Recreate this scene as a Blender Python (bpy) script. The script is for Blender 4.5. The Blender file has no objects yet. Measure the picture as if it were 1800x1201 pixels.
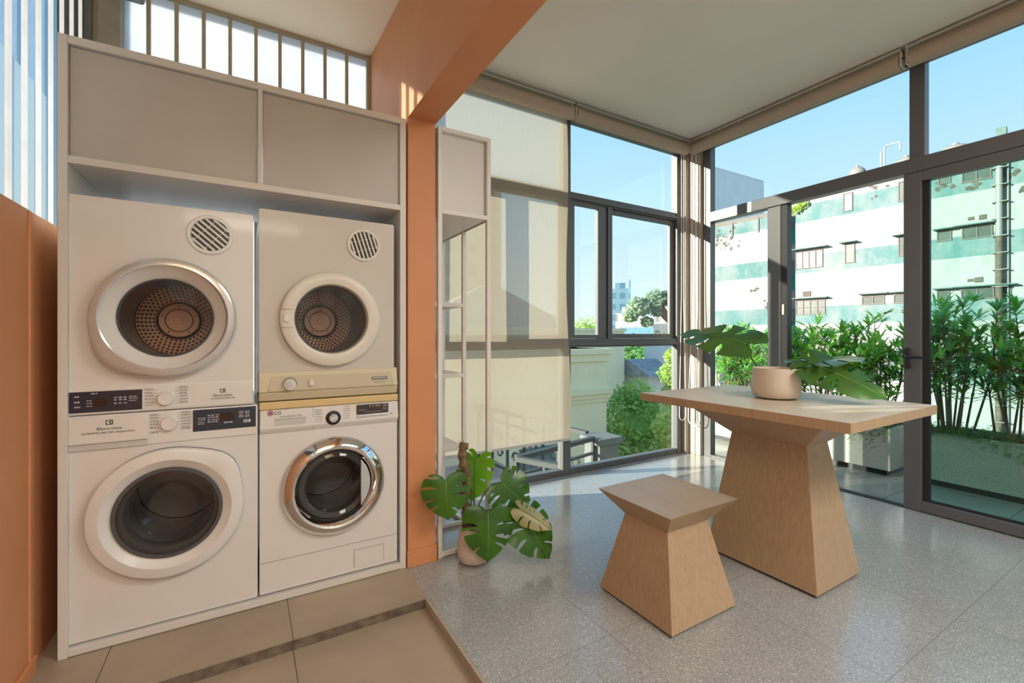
import bpy, bmesh, math, random
import numpy as np
from mathutils import Vector, Matrix
PI = math.pi
C = bpy.context.scene.collection
sc = bpy.context.scene
random.seed(7)
H = 1.186          # eye height above the terrazzo floor

# ------------------------------------------------------------------ camera, sky, sun, added fill lights, exposure
cam_d = bpy.data.cameras.new('camera'); cam = bpy.data.objects.new('camera', cam_d); C.objects.link(cam)
cam_d.sensor_width = 36; cam_d.lens = 790/1800*36; cam_d.shift_y = -10.5/1800
cam_d.clip_start = 0.02; cam_d.clip_end = 1500
cam.location = (0, 0, H); cam.rotation_euler = (PI/2, 0, math.radians(59.4-90))
sc.camera = cam
sc.view_settings.view_transform = 'Standard'; sc.view_settings.look = 'None'
sc.view_settings.gamma = 1; sc.view_settings.use_curve_mapping = False
sc.view_settings.exposure = 0.55

w = bpy.data.worlds.new('sky'); sc.world = w; w.use_nodes = True
nt = w.node_tree; nt.nodes.clear()
tc = nt.nodes.new('ShaderNodeTexCoord'); sx = nt.nodes.new('ShaderNodeSeparateXYZ')
cr = nt.nodes.new('ShaderNodeValToRGB'); bg = nt.nodes.new('ShaderNodeBackground'); ow = nt.nodes.new('ShaderNodeOutputWorld')
nz = nt.nodes.new('ShaderNodeTexNoise'); nz.inputs['Scale'].default_value = 2.2; nz.inputs['Detail'].default_value = 4
mx = nt.nodes.new('ShaderNodeMath'); mx.operation = 'MULTIPLY_ADD'; mx.inputs[1].default_value = 0.10
nt.links.new(tc.outputs['Generated'], sx.inputs[0]); nt.links.new(tc.outputs['Generated'], nz.inputs['Vector'])
nt.links.new(nz.outputs['Fac'], mx.inputs[0]); nt.links.new(sx.outputs['Z'], mx.inputs[2])
nt.links.new(mx.outputs[0], cr.inputs[0]); nt.links.new(cr.outputs[0], bg.inputs[0]); nt.links.new(bg.outputs[0], ow.inputs[0])
els = cr.color_ramp.elements
els[0].position = 0.0; els[0].color = (.60, .66, .70, 1)
els[1].position = 1.0; els[1].color = (.16, .38, .74, 1)
for p, c in ((.10, (.66, .75, .81, 1)), (.27, (.50, .69, .84, 1)), (.50, (.31, .58, .86, 1))):
    e = els.new(p); e.color = c
bg.inputs[1].default_value = 1.0

SUNDIR = Vector((1, -.40, -.27)).normalized()
sd = bpy.data.lights.new('sun', 'SUN'); so = bpy.data.objects.new('sun', sd); C.objects.link(so)
sd.energy = 11.0; sd.color = (1, .90, .74); sd.angle = math.radians(.6)
so.rotation_euler = SUNDIR.to_track_quat('-Z', 'Y').to_euler(); so.location = (-10, 8, 8)

def area(name, loc, size, energy, color, rot=(0, 0, 0)):
    d = bpy.data.lights.new(name, 'AREA'); o = bpy.data.objects.new(name, d); C.objects.link(o)
    d.shape = 'RECTANGLE'; d.size = size[0]; d.size_y = size[1]; d.energy = energy; d.color = color
    o.location = loc; o.rotation_euler = rot; return o
# added fill lights, unseen behind the camera (their invented fittings are built below)
area('laundry_fill_uplight', (.0, -.9, 2.50), (1.0, .5), 16, (1, .86, .68), (PI, 0, 0))
area('laundry_fill_light', (.0, -.9, 2.33), (1.0, .5), 15, (1, .94, .86))
area('dining_fill_light', (2.3, -.9, 2.98), (1.6, .8), 44, (1, .95, .88))

# ------------------------------------------------------------------ materials
def new_mat(name):
    m = bpy.data.materials.new(name); m.use_nodes = True
    return m, m.node_tree, m.node_tree.nodes['Principled BSDF']
def mat(name, col, rough=.5, metal=0, var=0, scale=8, bump=0, bscale=60, coat=0, spec=.5, stretch=None):
    m, t, b = new_mat(name)
    b.inputs['Base Color'].default_value = (*col, 1); b.inputs['Roughness'].default_value = rough
    b.inputs['Metallic'].default_value = metal; b.inputs['Coat Weight'].default_value = coat
    b.inputs['Specular IOR Level'].default_value = spec; b.inputs['Coat Roughness'].default_value = .08
    co = t.nodes.new('ShaderNodeTexCoord'); src = co.outputs['Object']
    if stretch:
        mp = t.nodes.new('ShaderNodeMapping'); mp.inputs['Scale'].default_value = stretch
        t.links.new(src, mp.inputs[0]); src = mp.outputs[0]
    if var:
        n = t.nodes.new('ShaderNodeTexNoise'); n.inputs['Scale'].default_value = scale; n.inputs['Detail'].default_value = 5
        r = t.nodes.new('ShaderNodeValToRGB'); t.links.new(src, n.inputs['Vector'])
        r.color_ramp.elements[0].position = .3; r.color_ramp.elements[1].position = .7
        r.color_ramp.elements[0].color = tuple(c*(1-var) for c in col)+(1,)
        r.color_ramp.elements[1].color = tuple(min(1, c*(1+var)) for c in col)+(1,)
        t.links.new(n.outputs['Fac'], r.inputs[0]); t.links.new(r.outputs[0], b.inputs['Base Color'])
    if bump:
        n2 = t.nodes.new('ShaderNodeTexNoise'); n2.inputs['Scale'].default_value = bscale; n2.inputs['Detail'].default_value = 3
        bp = t.nodes.new('ShaderNodeBump'); bp.inputs['Strength'].default_value = bump; bp.inputs['Distance'].default_value = .004
        t.links.new(src, n2.inputs['Vector']); t.links.new(n2.outputs['Fac'], bp.inputs['Height']); t.links.new(bp.outputs[0], b.inputs['Normal'])
    return m

def glass(name, tint=(.94, .98, .97), refl=.9):
    m = bpy.data.materials.new(name); m.use_nodes = True; t = m.node_tree; t.nodes.clear()
    tr = t.nodes.new('ShaderNodeBsdfTransparent'); tr.inputs[0].default_value = (*tint, 1)
    gl = t.nodes.new('ShaderNodeBsdfGlossy'); gl.inputs['Roughness'].default_value = .02; gl.inputs['Color'].default_value = (refl, refl, refl, 1)
    lw = t.nodes.new('ShaderNodeLayerWeight'); lw.inputs['Blend'].default_value = .5
    pw = t.nodes.new('ShaderNodeMath'); pw.operation = 'POWER'; pw.inputs[1].default_value = 5; t.links.new(lw.outputs['Facing'], pw.inputs[0])
    fr = t.nodes.new('ShaderNodeMath'); fr.operation = 'MULTIPLY_ADD'; fr.inputs[1].default_value = .9; fr.inputs[2].default_value = .03; t.links.new(pw.outputs[0], fr.inputs[0])
    mi = t.nodes.new('ShaderNodeMixShader'); o = t.nodes.new('ShaderNodeOutputMaterial')
    t.links.new(fr.outputs[0], mi.inputs[0]); t.links.new(tr.outputs[0], mi.inputs[1]); t.links.new(gl.outputs[0], mi.inputs[2])
    t.links.new(mi.outputs[0], o.inputs[0]); return m

def cloth(name, col, transp=.3, transl=.5, weave=700):
    """woven or translucent sheet: part see-through, part translucent, part diffuse"""
    m = bpy.data.materials.new(name); m.use_nodes = True; t = m.node_tree; t.nodes.clear()
    tr = t.nodes.new('ShaderNodeBsdfTransparent'); tl = t.nodes.new('ShaderNodeBsdfTranslucent'); df = t.nodes.new('ShaderNodeBsdfDiffuse')
    co = t.nodes.new('ShaderNodeTexCoord'); n = t.nodes.new('ShaderNodeTexNoise'); n.inputs['Scale'].default_value = 1
    mp = t.nodes.new('ShaderNodeMapping'); mp.inputs['Scale'].default_value = (weave, weave, 12)
    r = t.nodes.new('ShaderNodeValToRGB'); r.color_ramp.elements[0].position = .35; r.color_ramp.elements[1].position = .65
    r.color_ramp.elements[0].color = tuple(c*.93 for c in col)+(1,); r.color_ramp.elements[1].color = (*col, 1)
    t.links.new(co.outputs['Object'], mp.inputs[0]); t.links.new(mp.outputs[0], n.inputs['Vector']); t.links.new(n.outputs['Fac'], r.inputs[0])
    t.links.new(r.outputs[0], tl.inputs[0]); t.links.new(r.outputs[0], df.inputs[0])
    a = t.nodes.new('ShaderNodeMixShader'); a.inputs[0].default_value = transl; b = t.nodes.new('ShaderNodeMixShader'); b.inputs[0].default_value = transp
    o = t.nodes.new('ShaderNodeOutputMaterial')
    t.links.new(df.outputs[0], a.inputs[1]); t.links.new(tl.outputs[0], a.inputs[2]); t.links.new(a.outputs[0], b.inputs[1]); t.links.new(tr.outputs[0], b.inputs[2])
    t.links.new(b.outputs[0], o.inputs[0]); return m

def leafmat(name, c1, c2, scale=9, transl=.35, rough=.35):
    m = bpy.data.materials.new(name); m.use_nodes = True; t = m.node_tree; b = t.nodes['Principled BSDF']; o = t.nodes['Material Output']
    co = t.nodes.new('ShaderNodeTexCoord'); n = t.nodes.new('ShaderNodeTexNoise'); n.inputs['Scale'].default_value = scale
    r = t.nodes.new('ShaderNodeValToRGB'); r.color_ramp.elements[0].position = .35; r.color_ramp.elements[1].position = .65
    r.color_ramp.elements[0].color = (*c1, 1); r.color_ramp.elements[1].color = (*c2, 1)
    t.links.new(co.outputs['Object'], n.inputs['Vector']); t.links.new(n.outputs['Fac'], r.inputs[0]); t.links.new(r.outputs[0], b.inputs['Base Color'])
    b.inputs['Roughness'].default_value = rough
    tl = t.nodes.new('ShaderNodeBsdfTranslucent'); mi = t.nodes.new('ShaderNodeMixShader'); mi.inputs[0].default_value = transl
    hs = t.nodes.new('ShaderNodeHueSaturation'); hs.inputs['Value'].default_value = 1.5; hs.inputs['Hue'].default_value = .485
    t.links.new(r.outputs[0], hs.inputs['Color']); t.links.new(hs.outputs[0], tl.inputs[0])
    t.links.new(b.outputs[0], mi.inputs[1]); t.links.new(tl.outputs[0], mi.inputs[2]); t.links.new(mi.outputs[0], o.inputs[0]); return m

def tile_mat(name, base, px, py, ox, oy, gap=.003, var=.06, specks=False, rough=.25, grout=None, coat=0, nscale=3):
    """floor tiles laid on world X/Y with period px, py and a seam through ox, oy"""
    m, t, b = new_mat(name); L = t.links.new
    co = t.nodes.new('ShaderNodeTexCoord'); s = t.nodes.new('ShaderNodeSeparateXYZ'); L(co.outputs['Object'], s.inputs[0])
    def mth(op, a, bb=None, clamp=False):
        n = t.nodes.new('ShaderNodeMath'); n.operation = op
        for i, q in enumerate((a, bb)):
            if q is None: continue
            if isinstance(q, (int, float)): n.inputs[i].default_value = q
            else: L(q, n.inputs[i])
        return n.outputs[0]
    def seam(ax, p, off):
        q = mth('DIVIDE', mth('SUBTRACT', s.outputs[ax], off), p); f = mth('FRACT', q)
        d = mth('MULTIPLY', mth('MINIMUM', f, mth('SUBTRACT', 1.0, f)), p)
        return mth('LESS_THAN', d, gap*.5), mth('FLOOR', q)
    gx, ix = seam('X', px, ox); gy, iy = seam('Y', py, oy); g = mth('MAXIMUM', gx, gy)
    n = t.nodes.new('ShaderNodeTexNoise'); n.inputs['Scale'].default_value = nscale; n.inputs['Detail'].default_value = 6; L(co.outputs['Object'], n.inputs['Vector'])
    r = t.nodes.new('ShaderNodeValToRGB'); L(n.outputs['Fac'], r.inputs[0])
    r.color_ramp.elements[0].position = .3; r.color_ramp.elements[1].position = .7
    r.color_ramp.elements[0].color = tuple(c*(1-var) for c in base)+(1,); r.color_ramp.elements[1].color = tuple(c*(1+var) for c in base)+(1,)
    col = r.outputs[0]
    if specks:
        for sc_, th, cc, rnd in ((260, .10, (.74, .73, .70), 1), (300, .13, (.09, .09, .085), .9), (480, .25, (.22, .215, .20), 1), (150, .045, (.60, .56, .50), 1)):
            v = t.nodes.new('ShaderNodeTexVoronoi'); v.inputs['Scale'].default_value = sc_; v.inputs['Randomness'].default_value = rnd; L(co.outputs['Object'], v.inputs['Vector'])
            sep = t.nodes.new('ShaderNodeSeparateColor'); L(v.outputs['Color'], sep.inputs[0])
            near = mth('LESS_THAN', v.outputs['Distance'], .42); keep = mth('LESS_THAN', sep.outputs[0], th*1.6)
            k = mth('MULTIPLY', near, keep)
            mi = t.nodes.new('ShaderNodeMix'); mi.data_type = 'RGBA'; L(k, mi.inputs[0]); L(col, mi.inputs[6]); mi.inputs[7].default_value = (*cc, 1); col = mi.outputs[2]
    mi = t.nodes.new('ShaderNodeMix'); mi.data_type = 'RGBA'; L(g, mi.inputs[0]); L(col, mi.inputs[6]); mi.inputs[7].default_value = (*(grout or tuple(c*.35 for c in base)), 1)
    L(mi.outputs[2], b.inputs['Base Color']); b.inputs['Roughness'].default_value = rough; b.inputs['Coat Weight'].default_value = coat; b.inputs['Coat Roughness'].default_value = .12
    return m

def wood_mat(name, c1, c2, axis='z'):
    m, t, b = new_mat(name); L = t.links.new
    co = t.nodes.new('ShaderNodeTexCoord'); mp = t.nodes.new('ShaderNodeMapping')
    mp.inputs['Scale'].default_value = (90, 90, 3) if axis == 'z' else (90, 3, 90); L(co.outputs['Object'], mp.inputs[0])
    n = t.nodes.new('ShaderNodeTexNoise'); n.inputs['Scale'].default_value = 1.3; n.inputs['Detail'].default_value = 5; n.inputs['Distortion'].default_value = .25; L(mp.outputs[0], n.inputs['Vector'])
    n2 = t.nodes.new('ShaderNodeTexNoise'); n2.inputs['Scale'].default_value = 3; L(co.outputs['Object'], n2.inputs['Vector'])
    ad = t.nodes.new('ShaderNodeMath'); ad.operation = 'MULTIPLY_ADD'; ad.inputs[1].default_value = .35; L(n2.outputs['Fac'], ad.inputs[0]); L(n.outputs['Fac'], ad.inputs[2])
    r = t.nodes.new('ShaderNodeValToRGB'); L(ad.outputs[0], r.inputs[0]); r.color_ramp.elements[0].position = .45; r.color_ramp.elements[1].position = .9
    r.color_ramp.elements[0].color = (*c1, 1); r.color_ramp.elements[1].color = (*c2, 1); L(r.outputs[0], b.inputs['Base Color'])
    bp = t.nodes.new('ShaderNodeBump'); bp.inputs['Strength'].default_value = .12; bp.inputs['Distance'].default_value = .001; L(n.outputs['Fac'], bp.inputs['Height']); L(bp.outputs[0], b.inputs['Normal'])
    b.inputs['Roughness'].default_value = .38; return m

def facade_mat(name):
    """white render with faded teal bands once per storey, peeling paint"""
    m, t, b = new_mat(name); L = t.links.new
    co = t.nodes.new('ShaderNodeTexCoord'); s = t.nodes.new('ShaderNodeSeparateXYZ'); L(co.outputs['Object'], s.inputs[0])
    def mth(op, a, bb):
        n = t.nodes.new('ShaderNodeMath'); n.operation = op
        for i, q in enumerate((a, bb)):
            if isinstance(q, (int, float)): n.inputs[i].default_value = q
            elif q is not None: L(q, n.inputs[i])
        return n.outputs[0]
    f = mth('FRACT', mth('DIVIDE', mth('SUBTRACT', s.outputs['Z'], .92), 3.25), None)
    band = mth('LESS_THAN', f, .335)
    n = t.nodes.new('ShaderNodeTexNoise'); n.inputs['Scale'].default_value = .8; n.inputs['Detail'].default_value = 9; n.inputs['Roughness'].default_value = .7
    mp = t.nodes.new('ShaderNodeMapping'); mp.inputs['Scale'].default_value = (1, 1, .6); L(co.outputs['Object'], mp.inputs[0]); L(mp.outputs[0], n.inputs['Vector'])
    r = t.nodes.new('ShaderNodeValToRGB'); L(n.outputs['Fac'], r.inputs[0]); r.color_ramp.elements[0].position = .4; r.color_ramp.elements[1].position = .62
    r.color_ramp.elements[0].color = (.070, .165, .172, 1); r.color_ramp.elements[1].color = (.18, .215, .225, 1)
    w2 = t.nodes.new('ShaderNodeValToRGB'); L(n.outputs['Fac'], w2.inputs[0]); w2.color_ramp.elements[0].position = .2; w2.color_ramp.elements[1].position = .5
    w2.color_ramp.elements[0].color = (.19, .185, .175, 1); w2.color_ramp.elements[1].color = (.30, .305, .31, 1)
    mi = t.nodes.new('ShaderNodeMix'); mi.data_type = 'RGBA'; L(band, mi.inputs[0]); L(w2.outputs[0], mi.inputs[6]); L(r.outputs[0], mi.inputs[7])
    L(mi.outputs[2], b.inputs['Base Color']); b.inputs['Roughness'].default_value = .9; return m

def grid_mat(name, wall, pane, px, pz, fx=.5, fz=.5, rough=.6):
    """far buildings: rows of windows a few pixels wide"""
    m, t, b = new_mat(name); L = t.links.new
    co = t.nodes.new('ShaderNodeTexCoord'); s = t.nodes.new('ShaderNodeSeparateXYZ'); L(co.outputs['Object'], s.inputs[0])
    def mth(op, a, bb):
        n = t.nodes.new('ShaderNodeMath'); n.operation = op
        for i, q in enumerate((a, bb)):
            if isinstance(q, (int, float)): n.inputs[i].default_value = q
            elif q is not None: L(q, n.inputs[i])
        return n.outputs[0]
    xy = mth('SUBTRACT', s.outputs['X'], s.outputs['Y'])
    a = mth('LESS_THAN', mth('FRACT', mth('DIVIDE', xy, px), None), fx); c = mth('LESS_THAN', mth('FRACT', mth('DIVIDE', s.outputs['Z'], pz), None), fz)
    mi = t.nodes.new('ShaderNodeMix'); mi.data_type = 'RGBA'; L(mth('MULTIPLY', a, c), mi.inputs[0]); mi.inputs[6].default_value = (*wall, 1); mi.inputs[7].default_value = (*pane, 1)
    L(mi.outputs[2], b.inputs['Base Color']); b.inputs['Roughness'].default_value = rough; return m

M = {}
M['orange'] = mat('orange_paint', (.67, .295, .135), .55, var=.05, scale=3, bump=.05, bscale=30)
M['ceiling'] = mat('ceiling_paint', (.84, .84, .79), .8, var=.015, scale=3)
M['ceiling_warm'] = mat('ceiling_paint_warm', (.90, .78, .60), .8, var=.015, scale=3)
M['white'] = mat('white_lacquer', (.74, .72, .68), .42, var=.02, scale=4)
M['doorpaint'] = mat('putty_door_paint', (.54, .515, .475), .45, var=.04, scale=3)
M['white_metal'] = mat('white_powder_coat', (.80, .78, .75), .4)
M['appliance'] = mat('white_enamel', (.78, .765, .745), .30, coat=.25)
M['appliance2'] = mat('aged_white_enamel', (.63, .60, .545), .33, coat=.2)
M['plastic'] = mat('white_plastic', (.80, .79, .77), .3)
M['cream'] = mat('yellowed_plastic', (.66, .60, .43), .38)
M['yellow'] = mat('yellowed_worktop', (.74, .56, .27), .4)
M['creamring'] = mat('cream_plastic', (.76, .73, .65), .32)
M['silver'] = mat('silver_plastic', (.66, .655, .65), .22, metal=.45)
M['chrome'] = mat('chrome', (.80, .80, .80), .06, metal=1)
M['steel'] = mat('drum_steel_warm_reflection', (.78, .47, .33), .45, metal=.1, var=.06, scale=6)  # orange reflection of the room put into the stainless drum's base colour
M['darksteel'] = mat('dark_drum_steel', (.34, .33, .33), .35, metal=.3)
M['black'] = mat('black_plastic', (.012, .012, .013), .35)
M['rubber'] = mat('grey_rubber', (.09, .09, .095), .55)
M['display'] = mat('dark_display', (.022, .030, .055), .12, coat=.6)
M['display2'] = mat('brown_display', (.05, .038, .032), .15, coat=.4)
M['window_dark'] = mat('display_window', (.045, .02, .016), .15)
M['ink'] = mat('dark_print', (.03, .03, .032), .5)
M['greyink'] = mat('grey_print', (.26, .25, .25), .5)
M['lightink'] = mat('light_print', (.55, .56, .60), .5)
M['red'] = mat('red_logo', (.28, .03, .03), .4)
M['greylogo'] = mat('grey_logo_plate', (.25, .22, .22), .4)
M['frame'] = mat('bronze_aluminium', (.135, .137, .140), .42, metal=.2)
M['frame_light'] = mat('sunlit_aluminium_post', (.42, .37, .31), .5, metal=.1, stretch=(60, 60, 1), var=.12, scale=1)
M['track'] = mat('dark_track', (.02, .02, .022), .5)
M['concrete'] = mat('concrete', (.34, .31, .27), .85, var=.12, scale=9)
M['mullion'] = mat('beige_mullion', (.42, .36, .25), .6)
M['roller'] = mat('beige_roller_fabric', (.46, .39, .31), .7)
M['alu'] = mat('pale_aluminium_track', (.52, .52, .46), .35, metal=.4)
M['cord'] = mat('white_bead_cord', (.80, .76, .74), .4)
M['glass'] = glass('window_glass', (.93, .965, .955))
M['glass_green'] = glass('green_tinted_glass', (.74, .90, .86))
M['doorglass'] = glass('clear_door_glass', (.90, .88, .86))
M['darkglass'] = glass('dark_door_glass', (.80, .79, .77), 1)
M['blind'] = cloth('woven_blind_fabric', (.62, .54, .42), .20, .58)
M['poly'] = cloth('translucent_panel', (.80, .85, .92), .03, .78, 3)
M['polyrib'] = cloth('white_translucent_rib', (.34, .36, .40), .04, .45, 3)
M['polyflat'] = glass('bluish_corrugated_flat', (.38, .47, .50))
M['wood'] = wood_mat('pale_oak_veneer', (.42, .285, .165), (.52, .365, .225))
M['woodtop'] = wood_mat('pale_oak_top', (.52, .42, .32), (.62, .53, .42), 'y')
M['woodstool'] = wood_mat('pale_oak_seat', (.36, .27, .20), (.42, .33, .25), 'y')
M['terrazzo'] = tile_mat('grey_terrazzo', (.365, .37, .37), .663, .663, 3.23, 1.335, .0025, .05, True, .20, (.20, .20, .19), coat=.35)
M['tiles'] = tile_mat('beige_stone_tiles', (.40, .33, .25), .6, 9.0, .158, .5, .004, .14, False, .45, (.12, .095, .07), nscale=2.5)
M['riser'] = mat('mottled_step_riser', (.16, .125, .09), .8, var=.45, scale=22)  # dark brown with strong random mottling
M['edge'] = mat('terrazzo_edge_strip', (.42, .37, .30), .6, var=.1, scale=20)
M['pot'] = mat('matt_ceramic', (.66, .56, .47), .38, var=.02)
M['soil'] = mat('potting_soil', (.06, .03, .018), .95, var=.5, scale=60, bump=.6, bscale=120)
M['moss'] = mat('coir_pole', (.20, .13, .075), .95, var=.5, scale=50, bump=.9, bscale=90)
M['leaf'] = leafmat('monstera_leaf', (.022, .105, .008), (.055, .185, .010), 9, .28, .27)
M['leaf_young'] = leafmat('young_monstera_leaf', (.10, .32, .015), (.16, .42, .02), 6, .45, .35)
M['leaf_cream'] = leafmat('cream_variegated_leaf', (.36, .36, .15), (.50, .47, .25), 6, .30, .35)
M['leaf_back'] = leafmat('monstera_cut_leaf', (.045, .13, .025), (.075, .18, .03), 6, .35, .22)
M['stem'] = mat('green_stem', (.07, .15, .02), .5)
M['oleander'] = leafmat('hedge_leaf', (.17, .46, .05), (.42, .70, .12), 3, .40, .35)
M['oleander2'] = leafmat('dark_hedge_leaf', (.12, .38, .12), (.24, .55, .20), 3, .35, .3)
M['bark'] = mat('brown_bark', (.19, .13, .10), .9, var=.2)
M['fern'] = leafmat('groundcover_leaf', (.07, .22, .03), (.14, .36, .05), 8, .35, .4)
M['planter'] = tile_mat('exposed_aggregate', (.46, .46, .42), 50, 50, 25, 25, .001, .08, True, .8, nscale=5)
M['balcony'] = tile_mat('balcony_tiles', (.34, .33, .29), .6, .6, 4.2, 1.5, .004, .12, False, .22, (.03, .03, .03), nscale=3)
M['facade'] = facade_mat('white_and_teal_render')
M['teal'] = mat('teal_paint', (.04, .24, .23), .8, var=.12, scale=2)
M['tealtrim'] = mat('pale_teal_trim', (.09, .155, .145), .8, var=.15, scale=4)
M['farpane'] = mat('grey_green_pane', (.045, .065, .06), .25, var=.3, scale=1.5)
M['farframe'] = mat('weathered_window_frame', (.15, .13, .12), .8)
M['dark'] = mat('dark_opening', (.10, .08, .07), .9)
M['pipe_w'] = mat('white_pipe', (.24, .24, .235), .4)
M['pipe_r'] = mat('rusty_pipe', (.10, .075, .06), .8, var=.35, scale=6)
M['tank'] = mat('pale_tank_plastic', (.22, .21, .19), .5, var=.08, scale=2)
M['roofing'] = mat('corrugated_roofing', (.20, .185, .15), .8, var=.15, scale=3)
M['patch'] = mat('bare_render_patch', (.095, .085, .075), .95, var=.35, scale=4)
M['cream_wall'] = mat('cream_render', (.90, .80, .57), .85, var=.04, scale=2)
M['grey_rail'] = mat('grey_green_iron', (.05, .06, .058), .6)
M['grey_wall'] = mat('grey_blue_concrete', (.15, .17, .17), .85, var=.08, scale=3)
M['redtile'] = mat('red_roof_tile', (.34, .13, .10), .85, var=.3, scale=5)
M['pinktile'] = mat('pinkish_terrace_tile', (.50, .36, .33), .8, var=.2, scale=3)
M['roofgrey'] = mat('grey_shingle', (.32, .32, .34), .85, var=.25, scale=5)
M['roofblue'] = mat('blue_sheet_roof', (.22, .42, .62), .6)
M['whitewall'] = mat('sunlit_white_render', (.80, .80, .80), .85, var=.05, scale=.5)
M['tower'] = grid_mat('blue_glass_tower', (.16, .28, .36), (.08, .18, .26), 4.2, 3.6, .6, .55, .3)
M['midrise'] = grid_mat('white_midrise', (.56, .54, .52), (.26, .25, .25), 3.4, 3.2, .4, .45)
M['apartment'] = grid_mat('tan_apartment_tower', (.44, .39, .30), (.18, .16, .14), 3.4, 3.0, .45, .5)
M['tree1'] = leafmat('bright_tree_leaf', (.26, .44, .08), (.56, .68, .20), .9, .35, .5)
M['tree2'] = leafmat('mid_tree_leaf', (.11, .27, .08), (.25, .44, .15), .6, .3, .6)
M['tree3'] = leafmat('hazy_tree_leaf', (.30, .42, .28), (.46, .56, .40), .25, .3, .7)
M['ground'] = mat('city_ground', (.16, .18, .12), .95, var=.3, scale=.08)
M['lamp'] = mat('fill_light_housing', (.8, .8, .8), .4)
m_, t_, b_ = new_mat('fill_light_diffuser'); b_.inputs['Emission Color'].default_value = (1, .92, .8, 1); b_.inputs['Emission Strength'].default_value = 2.5; M['diff'] = m_  # glowing face of the added fill lights

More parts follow.
